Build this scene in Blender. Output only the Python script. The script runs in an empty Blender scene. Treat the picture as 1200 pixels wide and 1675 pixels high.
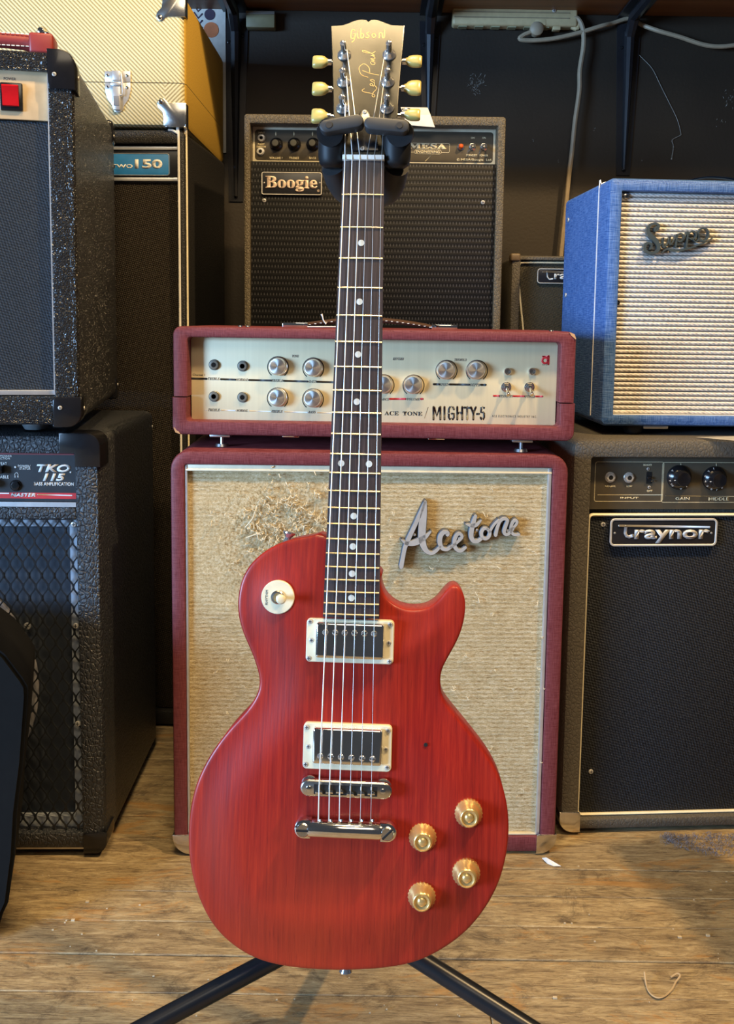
import bpy, bmesh, math, random
from mathutils import Vector, Matrix, noise
from mathutils.geometry import delaunay_2d_cdt
random.seed(7)
pi = math.pi
SC = bpy.context.scene
COL = SC.collection

# ------------------------------------------------------------------ camera
F, CX, CY, CAMZ = 1500.0, 617.5, 679.6, 0.85
PITCH, ROLL = 0.1041, 0.0142
RC = Matrix.Rotation(pi/2-PITCH, 3, 'X') @ Matrix.Rotation(ROLL, 3, 'Z')
C0 = Vector((0, 0, CAMZ))
cam = bpy.data.cameras.new('camera'); camo = bpy.data.objects.new('camera', cam); COL.objects.link(camo)
camo.matrix_world = Matrix.Translation(C0) @ RC.to_4x4()
cam.sensor_fit = 'VERTICAL'; cam.sensor_height = 36; cam.lens = 36*F/1675
cam.shift_x = -(CX-600)/1675; cam.shift_y = (CY-837.5)/1675
cam.clip_start = .02
SC.camera = camo
SC.view_settings.view_transform = 'Standard'; SC.view_settings.look = 'None'
SC.view_settings.gamma = 1; SC.view_settings.use_curve_mapping = False
SC.view_settings.exposure = 0.0

# ------------------------------------------------------------------ world and lights
w = bpy.data.worlds.new('world'); SC.world = w; w.use_nodes = True
w.node_tree.nodes['Background'].inputs[0].default_value = (.86, .90, 1, 1)
w.node_tree.nodes['Background'].inputs[1].default_value = .06
def area(name, loc, target, size, power, col, sizey=None):
    l = bpy.data.lights.new(name, 'AREA'); o = bpy.data.objects.new(name, l); COL.objects.link(o)
    o.location = loc; o.rotation_euler = (Vector(target)-Vector(loc)).to_track_quat('-Z', 'Y').to_euler()
    l.size = size; l.energy = power; l.color = col
    if sizey: l.shape = 'RECTANGLE'; l.size_y = sizey
    return o
area('ceiling_spot_right', (1.14, .60, 2.6), (.05, 1.5, .6), .09, 50, (1, .68, .33))
area('ceiling_spot_middle', (-.12, .50, 2.6), (-.05, 1.3, .4), .60, 36, (1, .72, .36), .20)
area('shop_window_light', (-3.3, -1.15, 1.05), (.1, 1.3, .8), 1.5, 290, (.36, .62, 1), 1.1)
area('warm_fill', (.1, -.9, 2.6), (0, 1.2, .5), 1.2, 14, (1, .84, .62), .8)  # soft warm fill light, added for general brightness

# ------------------------------------------------------------------ picking points on planes
def raydir(px, py): return RC @ Vector(((px-CX)/F, -(py-CY)/F, -1))
def atY(px, py, Y): d = raydir(px, py); return C0+d*(Y/d.y)
def atZ(px, py, Z): d = raydir(px, py); return C0+d*((Z-CAMZ)/d.z)

# ------------------------------------------------------------------ object helpers
def tag(o, label=None, cat=None, group=None, kind=None):
    for k, v in (('label', label), ('category', cat), ('group', group), ('kind', kind)):
        if v: o[k] = v
    return o
def meshobj(name, bm, mats, parent=None, smooth=True, autosharp=35):
    if smooth:
        for f in bm.faces: f.smooth = True
        a = math.radians(autosharp)
        for e in bm.edges:
            if len(e.link_faces) == 2 and e.calc_face_angle(0) > a: e.smooth = False
    me = bpy.data.meshes.new(name); bm.to_mesh(me); bm.free()
    if not isinstance(mats, (list, tuple)): mats = [mats]
    for m in mats: me.materials.append(m)
    o = bpy.data.objects.new(name, me); COL.objects.link(o)
    if parent is not None: o.parent = parent
    return o
class Thing:
    def __init__(s, name, label, cat, loc=(0, 0, 0), yaw=0, M=None, group=None):
        s.M = M if M is not None else Matrix.Translation(loc) @ Matrix.Rotation(yaw, 4, 'Z')
        s.e = bpy.data.objects.new(name, None); COL.objects.link(s.e)
        s.e.empty_display_size = .05
        s.e.location = s.M.to_translation(); s.e.rotation_euler = s.M.to_euler()
        tag(s.e, label, cat, group)
        s.I = s.M.inverted(); s.o = s.I @ C0; s.R = s.I.to_3x3()
    def p(s, px, py, y=0):
        d = s.R @ raydir(px, py); return s.o + d*((y-s.o.y)/d.y)
    def pp(s, px, py, P, N):
        d = s.R @ raydir(px, py); N = Vector(N); return s.o + d*((Vector(P)-s.o).dot(N)/d.dot(N))
    def part(s, name, bm, mat, label=None, parent=None, kind=None, **k):
        o = meshobj(name, bm, mat, parent or s.e, **k); return tag(o, label, None, None, kind)
    def inst(s, name, me, loc, rot=(0, 0, 0), parent=None, sc=1):
        o = bpy.data.objects.new(name, me); COL.objects.link(o); o.parent = parent or s.e
        o.location = loc; o.rotation_euler = rot; o.scale = (sc, sc, sc) if not isinstance(sc, tuple) else sc
        return o

# ------------------------------------------------------------------ mesh helpers
def NB(): return bmesh.new()
def merge(bm, t):
    me = bpy.data.meshes.new('t'); t.to_mesh(me); t.free(); bm.from_mesh(me); bpy.data.meshes.remove(me)
def box(bm, x0, x1, y0, y1, z0, z1, bev=0, seg=2, mi=0, M=None):
    t = NB()
    v = [t.verts.new((x, y, z)) for x in (x0, x1) for y in (y0, y1) for z in (z0, z1)]
    for q in ((0, 1, 3, 2), (4, 6, 7, 5), (0, 4, 5, 1), (2, 3, 7, 6), (0, 2, 6, 4), (1, 5, 7, 3)):
        t.faces.new([v[i] for i in q])
    bmesh.ops.recalc_face_normals(t, faces=t.faces)
    if bev: bmesh.ops.bevel(t, geom=t.edges[:], offset=bev, segments=seg, affect='EDGES', profile=.5)
    for f in t.faces: f.material_index = mi
    if M is not None: bmesh.ops.transform(t, matrix=M, verts=t.verts)
    merge(bm, t)
def rr(x0, x1, z0, z1, r, n=6):
    out = []
    r = max(min(r, (x1-x0)/2-1e-5, (z1-z0)/2-1e-5), 1e-5)
    for cx, cz, a0 in ((x1-r, z1-r, 0), (x0+r, z1-r, pi/2), (x0+r, z0+r, pi), (x1-r, z0+r, 1.5*pi)):
        for i in range(n+1):
            a = a0+pi/2*i/n; out.append((cx+r*math.cos(a), cz+r*math.sin(a)))
    return out
def loft(bm, loops, cap0=True, cap1=True, closed=False, mi=0):
    L = [[bm.verts.new(p) for p in lp] for lp in loops]; n = len(L[0]); fs = []
    rng = range(len(L)) if closed else range(len(L)-1)
    for i in rng:
        a, b = L[i], L[(i+1) % len(L)]
        for j in range(n): fs.append(bm.faces.new((a[j], a[(j+1) % n], b[(j+1) % n], b[j])))
    if not closed:
        if cap0: fs.append(bm.faces.new(L[0][::-1]))
        if cap1: fs.append(bm.faces.new(L[-1]))
    for f in fs: f.material_index = mi
    return fs
def fixn(bm): bmesh.ops.recalc_face_normals(bm, faces=bm.faces); return bm
def plate(x0, x1, z0, z1, r, y0, y1, e=.0008, n=5):
    """rounded plate whose front is y0 and back is y1"""
    bm = NB()
    def lp(ins, y): return [(x, y, z) for x, z in rr(x0+ins, x1-ins, z0+ins, z1-ins, max(r-ins, .0002), n)]
    loft(bm, [lp(0, y1), lp(0, y0+e), lp(e*.3, y0+e*.3), lp(e, y0)]); return fixn(bm)
def frame(x0, x1, z0, z1, r, t, y0, y1, e=.0006, n=5):
    """rounded ring (outline) of width t"""
    bm = NB()
    def lp(ins, y): return [(x, y, z) for x, z in rr(x0+ins, x1-ins, z0+ins, z1-ins, max(r-ins, .0002), n)]
    loft(bm, [lp(0, y1), lp(0, y0+e), lp(e, y0), lp(t-e, y0), lp(t, y0+e), lp(t, y1)], closed=True); return fixn(bm)
def poly_prism(pts, y0, y1, e=0, bm=None, M=None):
    """polygon in x,z extruded along y, front y0; convex or simple outline"""
    t = NB()
    a = [t.verts.new((x, y0, z)) for x, z in pts]; f = t.faces.new(a)
    r = bmesh.ops.extrude_face_region(t, geom=[f])
    vs = [v for v in r['geom'] if isinstance(v, bmesh.types.BMVert)]
    for v in vs: v.co.y = y1
    fixn(t)
    if e:
        ed = [x for x in t.edges if all(abs(v.co.y-y0) < 1e-7 for v in x.verts)]
        bmesh.ops.bevel(t, geom=ed, offset=e, segments=2, affect='EDGES', profile=.5)
    if M is not None: bmesh.ops.transform(t, matrix=M, verts=t.verts)
    if bm is None: return t
    merge(bm, t); return bm
def lathe(bm, prof, n=24, c=(0, 0, 0), sc=None, mod=None, mi=0):
    """prof: list of (radius, y); revolved about the y axis"""
    rings = []
    for r, y in prof:
        lp = []
        for i in range(n):
            a = 2*pi*i/n; k = r*(mod(a, r, y) if mod else 1)
            lp.append((c[0]+k*math.cos(a), c[1]+y, c[2]+k*math.sin(a)))
        rings.append(lp)
    t = NB(); loft(t, rings, prof[0][0] > 1e-6, prof[-1][0] > 1e-6, mi=mi)
    bmesh.ops.remove_doubles(t, verts=t.verts, dist=1e-7); fixn(t)
    if sc is not None: bmesh.ops.transform(t, matrix=sc, verts=t.verts)
    merge(bm, t); return bm
def catmull(P, k=6, closed=False):
    P = [Vector(p) for p in P]; n = len(P); out = []
    m = n if closed else n-1
    for i in range(m):
        p0 = P[(i-1) % n] if closed or i > 0 else P[0]*2-P[1]
        p1 = P[i]; p2 = P[(i+1) % n]
        p3 = P[(i+2) % n] if closed or i+2 < n else p2*2-p1
        for j in range(k):
            t = j/k; t2 = t*t; t3 = t2*t
            out.append(.5*((2*p1)+(-p0+p2)*t+(2*p0-5*p1+4*p2-p3)*t2+(-p0+3*p1-3*p2+p3)*t3))
    if not closed: out.append(P[-1].copy())
    return out
def tube(bm, pts, r, n=8, smooth=0, flat=1, mi=0):
    pts = [Vector(p) for p in pts]
    rad = list(r) if isinstance(r, (list, tuple)) else None
    if smooth:
        if rad: rad = [v[0] for v in catmull([Vector((q, 0, 0)) for q in rad], smooth)]
        pts = catmull(pts, smooth)
    rings = []; up = None
    for i, p in enumerate(pts):
        d = (pts[min(i+1, len(pts)-1)]-pts[max(i-1, 0)]).normalized()
        if up is None: up = Vector((0, 0, 1)) if abs(d.z) < .9 else Vector((1, 0, 0))
        s = d.cross(up).normalized(); up = s.cross(d).normalized()
        q = rad[i] if rad else r
        rings.append([p+s*(q*math.cos(2*pi*k/n))+up*(q*flat*math.sin(2*pi*k/n)) for k in range(n)])
    t = NB(); loft(t, rings, mi=mi); fixn(t); merge(bm, t); return bm
def ribbon(bm, P, W, y0, y1, k=6, mi=0, e=.0):
    """stroke in the x,z plane with width W (number or list); front y0, back y1; rounded ends"""
    if not isinstance(W, (list, tuple)): W = [W]*len(P)
    Q = catmull([Vector((p[0], 0, p[1])) for p in P], k)
    Wc = [v[0] for v in catmull([Vector((q, 0, 0)) for q in W], k)]
    Lf, Rt = [], []; n = len(Q)
    for i, q in enumerate(Q):
        d = (Q[min(i+1, n-1)]-Q[max(i-1, 0)])
        d = d.normalized() if d.length > 1e-9 else Vector((1, 0, 0))
        s = Vector((-d.z, 0, d.x))*(Wc[i]/2); Lf.append(q+s); Rt.append(q-s)
    def cap(c, a, sgn):
        out = []
        for j in range(1, 4):
            t = pi*j/4; v = a-c; out.append(c+Vector((v.x*math.cos(t)-sgn*v.z*math.sin(t), 0, v.z*math.cos(t)+sgn*v.x*math.sin(t))))
        return out
    vs = []
    A = [bm.verts.new((v.x, y0, v.z)) for v in Lf]; B = [bm.verts.new((v.x, y0, v.z)) for v in Rt]
    A2 = [bm.verts.new((v.x, y1, v.z)) for v in Lf]; B2 = [bm.verts.new((v.x, y1, v.z)) for v in Rt]
    fs = []
    for i in range(n-1):
        for q in ((A[i], A[i+1], B[i+1], B[i]), (A2[i], B2[i], B2[i+1], A2[i+1]), (A[i], A2[i], A2[i+1], A[i+1]), (B[i], B[i+1], B2[i+1], B2[i])):
            fs.append(bm.faces.new(q))
    c0 = [bm.verts.new((v.x, y0, v.z)) for v in cap(Q[0], Lf[0], 1)]; c02 = [bm.verts.new((v.co.x, y1, v.co.z)) for v in c0]
    c1 = [bm.verts.new((v.x, y0, v.z)) for v in cap(Q[-1], Rt[-1], 1)]; c12 = [bm.verts.new((v.co.x, y1, v.co.z)) for v in c1]
    s0 = [A[0]]+c0+[B[0]]; s02 = [A2[0]]+c02+[B2[0]]; s1 = [B[-1]]+c1+[A[-1]]; s12 = [B2[-1]]+c12+[A2[-1]]
    for s, s2 in ((s0, s02), (s1, s12)):
        fs.append(bm.faces.new(s)); fs.append(bm.faces.new(s2[::-1]))
        for i in range(len(s)-1): fs.append(bm.faces.new((s[i], s2[i], s2[i+1], s[i+1])))
    for f in fs: f.material_index = mi
    return bm
def shell(x0, x1, z0, z1, R, D, bl, br, bt, bb, rec, er=.004, cb=.004, ybk=None):
    """cabinet: rounded outer box, open front with borders, recess to y=rec, closed back at y=D"""
    def o(ins, y, r=R): return [(x, y, z) for x, z in rr(x0+ins, x1-ins, z0+ins, z1-ins, max(r-ins, .0005), 6)]
    def i(ins, y): return [(x, y, z) for x, z in rr(x0+bl+ins, x1-br-ins, z0+bb+ins, z1-bt-ins, cb, 6)]
    bm = NB()
    e2 = er*.29
    loft(bm, [i(0, rec+.004), i(0, .0025), i(-.0008, .0008), i(-.0025, 0), o(er, 0), o(e2, e2), o(0, er), o(0, D-er), o(er, D)], cap0=True, cap1=True)
    return fixn(bm)
FONT = {}
def text(T, s, x0, y0, x1, y1, y, mat, th=.0004, bold=0.0, shear=0.0, name='lettering', parent=None, keep=False, vert=False, label=None, rot=0):
    """s spans pixel rectangle (left x0, top y0, right x1, bottom y1) on the local plane at depth y"""
    cu = bpy.data.curves.new('t', 'FONT'); cu.body = s; cu.size = 1; cu.offset = bold; cu.shear = shear
    cu.resolution_u = 3
    ob = bpy.data.objects.new('t', cu); COL.objects.link(ob)
    dg = bpy.context.evaluated_depsgraph_get(); me = bpy.data.meshes.new_from_object(ob.evaluated_get(dg))
    bpy.data.objects.remove(ob); bpy.data.curves.remove(cu)
    bm = NB(); bm.from_mesh(me); bpy.data.meshes.remove(me)
    if not bm.verts: bm.free(); return None
    X0 = min(v.co.x for v in bm.verts); X1 = max(v.co.x for v in bm.verts); Z0 = min(v.co.y for v in bm.verts); Z1 = max(v.co.y for v in bm.verts)
    ym = (y0+y1)/2; xm = (x0+x1)/2
    a = T.p(x0, ym, y); b = T.p(x1, ym, y); lo = T.p(xm, y1, y); hi = T.p(xm, y0, y)
    W = (b-a).length; Hh = (hi-lo).length; ctr = (a+b)/2; ctr.z = (lo.z+hi.z)/2; ctr.x = (a.x+b.x)/2
    if vert: W, Hh = Hh, W
    sx = W/(X1-X0); sz = Hh/(Z1-Z0)
    ang = rot
    for v in bm.verts:
        u = (v.co.x-(X0+X1)/2)*sx; q = (v.co.y-(Z0+Z1)/2)*sz
        v.co = Vector((u*math.cos(ang)-q*math.sin(ang)+ctr.x, y-th, u*math.sin(ang)+q*math.cos(ang)+ctr.z))
    r = bmesh.ops.extrude_face_region(bm, geom=bm.faces[:])
    for v in [g for g in r['geom'] if isinstance(g, bmesh.types.BMVert)]: v.co.y = y+.0002
    fixn(bm)
    return T.part(name, bm, mat, label, parent, smooth=False)
def line(T, bm, pts, w, y, th=.0003):
    P = [T.p(a, b, y) for a, b in pts]; ribbon(bm, [(p.x, p.z) for p in P], w, y-th, y+.0001, k=1)

# ------------------------------------------------------------------ materials
class NT:
    def __init__(s, name):
        s.m = bpy.data.materials.new(name); s.m.use_nodes = True; s.t = s.m.node_tree; s.b = s.t.nodes['Principled BSDF']
        s.tc = s.t.nodes.new('ShaderNodeTexCoord').outputs['Object']
    def n(s, typ, **k):
        q = s.t.nodes.new(typ)
        for a, v in k.items(): setattr(q, a, v)
        return q
    def link(s, a, b): s.t.links.new(a, b)
    def mapv(s, scale, loc=(0, 0, 0), rot=(0, 0, 0), src=None):
        q = s.n('ShaderNodeMapping'); q.inputs['Scale'].default_value = scale; q.inputs['Location'].default_value = loc
        q.inputs['Rotation'].default_value = rot; s.link(src or s.tc, q.inputs[0]); return q.outputs[0]
    def noise(s, scale=(1, 1, 1), sc=1, det=4, rough=.5, src=None, dist=0):
        q = s.n('ShaderNodeTexNoise'); q.inputs['Scale'].default_value = sc; q.inputs['Detail'].default_value = det
        q.inputs['Roughness'].default_value = rough; q.inputs['Distortion'].default_value = dist
        s.link(s.mapv(scale, src=src), q.inputs['Vector']); return q.outputs['Fac']
    def voro(s, scale, feature='F1', src=None, rnd=1):
        q = s.n('ShaderNodeTexVoronoi', feature=feature); q.inputs['Scale'].default_value = 1
        q.inputs['Randomness'].default_value = rnd
        s.link(s.mapv(scale, src=src), q.inputs['Vector']); return q.outputs['Distance']
    def math(s, op, a, b=None, clamp=False):
        q = s.n('ShaderNodeMath', operation=op); q.use_clamp = clamp
        for i, v in enumerate((a, b)):
            if v is None: continue
            if isinstance(v, (int, float)): q.inputs[i].default_value = v
            else: s.link(v, q.inputs[i])
        return q.outputs[0]
    def ramp(s, fac, stops):
        q = s.n('ShaderNodeValToRGB'); el = q.color_ramp.elements
        while len(el) < len(stops): el.new(.5)
        for i, (p, c) in enumerate(stops):
            el[i].position = p; el[i].color = (c[0], c[1], c[2], 1) if isinstance(c, (tuple, list)) else (c, c, c, 1)
        s.link(fac, q.inputs[0]); return q.outputs[0]
    def mix(s, fac, a, b, blend='MIX'):
        q = s.n('ShaderNodeMix', data_type='RGBA', blend_type=blend)
        for sock, v in ((q.inputs[0], fac), (q.inputs[6], a), (q.inputs[7], b)):
            if isinstance(v, (int, float)): sock.default_value = v
            elif isinstance(v, (tuple, list)): sock.default_value = (v[0], v[1], v[2], 1)
            else: s.link(v, sock)
        return q.outputs[2]
    def xyz(s, src=None):
        q = s.n('ShaderNodeSeparateXYZ'); s.link(src or s.tc, q.inputs[0]); return q.outputs
    def bump(s, h, strength=.5, dist=.001):
        q = s.n('ShaderNodeBump'); q.inputs['Strength'].default_value = strength; q.inputs['Distance'].default_value = dist
        s.link(h, q.inputs['Height']); s.link(q.outputs[0], s.b.inputs['Normal'])
    def set(s, col=None, rough=None, metal=None, **k):
        for nm, v in (('Base Color', col), ('Roughness', rough), ('Metallic', metal)):
            if v is None: continue
            if isinstance(v, (int, float)): s.b.inputs[nm].default_value = v
            elif isinstance(v, (tuple, list)): s.b.inputs[nm].default_value = (v[0], v[1], v[2], 1)
            else: s.link(v, s.b.inputs[nm])
        for nm, v in k.items(): s.b.inputs[nm.replace('_', ' ')].default_value = v
        return s
MATS = {}
def plain(name, col, rough=.5, metal=0, **k):
    if name in MATS: return MATS[name]
    t = NT(name)
    f = t.noise((60, 60, 60), det=3)
    t.set(t.mix(t.ramp(f, [(.3, 0), (.7, 1)]), tuple(c*.9 for c in col), tuple(min(1, c*1.06) for c in col)), rough, metal, **k)
    MATS[name] = t.m; return t.m
def tolex(name, col, col2, sc=420, rough=.42, strength=.9, dist=.0012, kind='grain', spec=.32):
    t = NT(name)
    if kind == 'grain':
        v = t.voro((sc, sc, sc), 'DISTANCE_TO_EDGE'); nz = t.noise((sc*.7, sc*.7, sc*.7), det=2)
        h = t.math('ADD', t.math('MULTIPLY', t.math('MINIMUM', v, .25), 3), nz)
    elif kind == 'leather':
        nz = t.noise((sc*.5, sc*.5, sc*.5), det=5, rough=.65, dist=1.2)
        v = t.voro((sc*.42, sc*.42, sc*.3), 'DISTANCE_TO_EDGE'); h = t.math('ADD', nz, t.math('MULTIPLY', t.math('MINIMUM', v, .2), 3))
    else:
        a = t.noise((sc*1.4, sc*1.4, sc*.12), det=3); b = t.noise((sc*.12, sc*.12, sc*1.4), det=3); h = t.math('ADD', a, b)
        h = t.math('SUBTRACT', h, .5)
    wear = t.noise((9, 9, 9), det=5, rough=.7)
    c = t.mix(t.ramp(h, [(.25, 0), (.8, 1)]), col, col2)
    c = t.mix(t.ramp(wear, [(.45, 0), (.8, .35)]), c, col2)
    t.set(c, rough, Specular_IOR_Level=spec); t.bump(h, strength, dist); MATS[name] = t.m; return t.m

M_BLK = tolex('black_tolex', (.004, .004, .005), (.016, .017, .020), 330, .28, 1, .0022, spec=.7)
M_BLK2 = tolex('black_leather_tolex', (.006, .007, .009), (.026, .029, .034), 400, .30, 1, .0018, 'leather', spec=.75)
M_BRN = tolex('brown_black_tolex', (.028, .023, .015), (.135, .110, .070), 480, .45, .9, .001, 'leather')
M_GRY = tolex('worn_grey_tolex', (.058, .052, .042), (.110, .097, .077), 420, .5, .8, .0009, 'leather')
M_RED = tolex('burgundy_linen_tolex', (.12, .019, .022), (.215, .055, .060), 520, .5, .35, .0006, 'linen')
M_BLU = tolex('blue_linen_tolex', (.020, .078, .26), (.12, .23, .50), 420, .5, .8, .001, 'linen')
M_CHR = plain('chrome', (.86, .86, .85), .09, 1)
M_NIC = plain('nickel', (.72, .70, .66), .22, 1)
M_STL = plain('brushed_steel', (.62, .62, .62), .33, 1)
M_ALU = plain('silver_strip', (.70, .72, .75), .35, .75)
M_GOLD = plain('gold_plastic', (.86, .60, .24), .22, .7)
M_FRET = plain('fret_wire', (.66, .57, .38), .3, .9)
M_BP = plain('black_plastic', (.009, .009, .011), .2)
M_BPM = plain('black_satin_plastic', (.009, .0095, .011), .5, Specular_IOR_Level=.3)
M_RUB = plain('black_rubber', (.02, .02, .021), .6)
M_HOLE = plain('dark_hole', (.003, .003, .003), .8)
M_WHT = plain('white_ink', (.75, .74, .70), .5)
M_CRM_INK = plain('cream_ink', (.80, .70, .45), .5)
M_INK = plain('black_ink', (.02, .018, .016), .5)
M_GINK = plain('grey_ink', (.10, .09, .075), .6)
M_RINK = plain('red_ink', (.60, .03, .035), .45)
M_CRM = plain('cream_plastic', (.82, .74, .52), .3)
M_PEARL = plain('pearl_inlay', (.62, .66, .64), .25)
M_TUN = plain('vintage_tuner_plastic', (.52, .42, .13), .28)
M_NUT = plain('bone_nut', (.85, .84, .78), .35)
M_PAPER = plain('white_paper', (.80, .78, .72), .7)
M_BEIGE = plain('aged_beige_plastic', (.50, .40, .22), .5)
M_CABLE = plain('grey_cable_sheath', (.34, .27, .18), .55)
M_TAN = plain('tan_control_panel', (.56, .42, .25), .4)
M_LEA = plain('red_leather', (.27, .032, .03), .42)
M_BLEA = plain('brown_leather', (.07, .035, .02), .45)
M_PIP = plain('white_piping', (.78, .76, .70), .4)
M_GPIP = plain('cream_piping', (.86, .76, .52), .45)
M_LET = plain('silver_letters', (.62, .60, .56), .4, .25)
M_BADGE = plain('badge_black', (.015, .015, .018), .3)
M_BLUEB = plain('blue_badge', (.02, .17, .45), .35)
M_AMB = plain('amber_jewel', (.8, .12, .02), .15)
M_REDP = plain('red_switch_plastic', (.50, .008, .012), .12, Coat_Weight=.5)
M_WOODRAW = plain('raw_wood_chip', (.55, .30, .13), .7)

def m_wood_shelf():
    t = NT('orange_pine_shelf'); f = t.noise((1.2, 26, 26), det=6, rough=.6, dist=.4)
    t.set(t.ramp(f, [(.3, (.16, .062, .018)), (.55, (.27, .115, .035)), (.75, (.36, .17, .06))]), .5); t.bump(f, .2, .001); return t.m
M_SHELF = m_wood_shelf()
def m_wall():
    t = NT('black_painted_wall'); f = t.noise((3, 3, 3), det=5); s = t.noise((140, 30, 140), det=2)
    c = t.ramp(f, [(.35, (.018, .012, .007)), (.7, (.030, .021, .012))])
    d = t.noise((26, 26, 26), det=5, rough=.8); t.set(t.mix(t.ramp(d, [(.74, 0), (.80, .35)]), c, (.09, .08, .07)), .55); t.bump(s, .15, .002); return t.m
M_WALL = m_wall()
def m_floor():
    t = NT('worn_floorboard')
    oi = t.n('ShaderNodeObjectInfo'); rnd = oi.outputs['Random']
    cb = t.n('ShaderNodeCombineXYZ'); t.link(t.math('MULTIPLY', rnd, 37), cb.inputs[0]); t.link(t.math('MULTIPLY', rnd, 11), cb.inputs[1])
    va = t.n('ShaderNodeVectorMath', operation='ADD'); t.link(t.tc, va.inputs[0]); t.link(cb.outputs[0], va.inputs[1]); src = va.outputs[0]
    grain = t.noise((16, 85, 60), det=8, rough=.8, src=src, dist=.7)
    fib = t.noise((45, 700, 200), det=5, rough=.75, src=src)
    blot = t.noise((9, 15, 10), det=8, rough=.8, dist=1.0)
    patch = t.noise((6, 20, 8), det=7, rough=.75, dist=.6)
    c = t.ramp(grain, [(.30, (.11, .072, .042)), (.42, (.29, .21, .115)), (.54, (.46, .35, .19)), (.68, (.64, .52, .32))])
    c = t.mix(t.ramp(fib, [(.34, .75), (.46, 0)]), c, (.075, .052, .034))
    c = t.mix(t.ramp(fib, [(.58, 0), (.70, .6)]), c, (.66, .56, .38))
    c = t.mix(t.ramp(blot, [(.34, .8), (.47, 0)]), c, (.085, .060, .040))
    c = t.mix(t.ramp(patch, [(.56, 0), (.63, .6)]), c, (.52, .27, .075))
    lines = t.noise((4, 210, 50), det=3, rough=.6, src=src); ln = t.math('ABSOLUTE', t.math('SUBTRACT', lines, .5))
    c = t.mix(t.ramp(ln, [(.0, .8), (.010, 0)]), c, (.04, .028, .018))
    spk = t.noise((260, 420, 260), det=3, rough=.8); c = t.mix(t.ramp(spk, [(.66, 0), (.72, .6)]), c, (.72, .64, .48)); c = t.mix(t.ramp(spk, [(.27, .7), (.33, 0)]), c, (.04, .03, .02))
    c = t.mix(1, c, t.ramp(rnd, [(0, (.84, .82, .80)), (1, (1.0, .98, .95))]), 'MULTIPLY')
    t.set(c, t.ramp(grain, [(.3, .62), (.7, .48)]), Specular_IOR_Level=.4); h = t.math('ADD', grain, t.math('MULTIPLY', fib, .6)); t.bump(h, .6, .0018); return t.m
M_FLOOR = m_floor()
def m_weave(name, c1, c2, fx, fz, rough=.7, strength=.8, dist=.001, nz=.5, thread=None):
    """woven cloth: two crossing thread families plus irregular fibres"""
    t = NT(name); x, y, z = t.xyz()
    a = t.math('SINE', t.math('MULTIPLY', x, fx)); b = t.math('SINE', t.math('MULTIPLY', z, fz))
    w = t.math('MULTIPLY', a, b); n = t.noise((fx*.05, fx*.05, fz*.12), det=4, rough=.65)
    h = t.math('ADD', t.math('MULTIPLY', w, .5*(1-nz)), t.math('MULTIPLY', n, 1.0)); 
    c = t.ramp(h, [(.25, c1), (.75, c2)]); t.set(c, rough, Specular_IOR_Level=.3); t.bump(h, strength, dist); return t.m
M_ACEG = None
def m_aceg():
    t = NT('straw_grille_cloth'); x, y, z = t.xyz()
    n = t.noise((150, 150, 760), det=6, rough=.75, dist=.6); n2 = t.noise((22, 22, 22), det=5, rough=.7)
    frz = t.noise((260, 260, 260), det=5, rough=.8)
    px = t.math('SINE', t.math('MULTIPLY', z, 900)); h = t.math('ADD', n, t.math('MULTIPLY', px, .05)); clump = t.noise((420, 420, 900), det=3, rough=.8); h = t.math('ADD', t.math('MULTIPLY', h, .72), t.math('MULTIPLY', clump, .30))
    q = t.n('ShaderNodeVectorMath', operation='DISTANCE'); t.link(t.tc, q.inputs[0]); q.inputs[1].default_value = (-.14, .01, .50)
    msk = t.ramp(t.math('ADD', q.outputs['Value'], t.math('MULTIPLY', n2, -.10)), [(.02, 1), (.11, 0)])
    h2 = t.mix(msk, h, frz)
    c = t.ramp(h2, [(.34, (.20, .12, .045)), (.44, (.46, .33, .155)), (.54, (.66, .53, .31)), (.66, (.88, .79, .58))])
    c = t.mix(t.ramp(n2, [(.35, .25), (.6, 0)]), c, (.36, .25, .11))
    t.set(c, .75, Specular_IOR_Level=.25); t.bump(h2, 1, .0022); return t.m
M_ACEG = m_aceg()
def m_dash():
    t = NT('black_grille_with_dashes'); x, y, z = t.xyz()
    fz = t.math('FRACT', t.math('MULTIPLY', z, 92)); row = t.math('FLOOR', t.math('MULTIPLY', z, 92))
    fx = t.math('FRACT', t.math('ADD', t.math('MULTIPLY', x, 165), t.math('MULTIPLY', row, .5)))
    dz = t.math('LESS_THAN', t.math('ABSOLUTE', t.math('SUBTRACT', fz, .5)), .22)
    dx = t.math('LESS_THAN', t.math('ABSOLUTE', t.math('SUBTRACT', fx, .5)), .16)
    d = t.math('MULTIPLY', dz, dx); fine = t.noise((500, 500, 900), det=2)
    rib = t.math('ABSOLUTE', t.math('SUBTRACT', fz, .5))
    c = t.mix(d, t.mix(fine, (.003, .003, .003), (.012, .012, .013)), (.055, .055, .058))
    t.set(c, .5, Specular_IOR_Level=.2); t.bump(t.math('ADD', t.math('ADD', d, t.math('MULTIPLY', rib, 1.2)), t.math('MULTIPLY', fine, .5)), .7, .001); return t.m
M_DASH = m_dash()
def m_blackweave(name, c1, c2, f, rough=.45, s=1, d=.0014):
    t = NT(name); x, y, z = t.xyz()
    a = t.math('SINE', t.math('MULTIPLY', t.math('ADD', x, z), f)); b = t.math('SINE', t.math('MULTIPLY', t.math('SUBTRACT', x, z), f*.55))
    w = t.math('MULTIPLY', a, b); n = t.noise((f, f, f), det=2); h = t.math('ADD', t.math('MULTIPLY', w, .35), n)
    t.set(t.ramp(h, [(.3, c1), (.85, c2)]), rough, Specular_IOR_Level=.22); t.bump(h, s, d); return t.m
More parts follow.
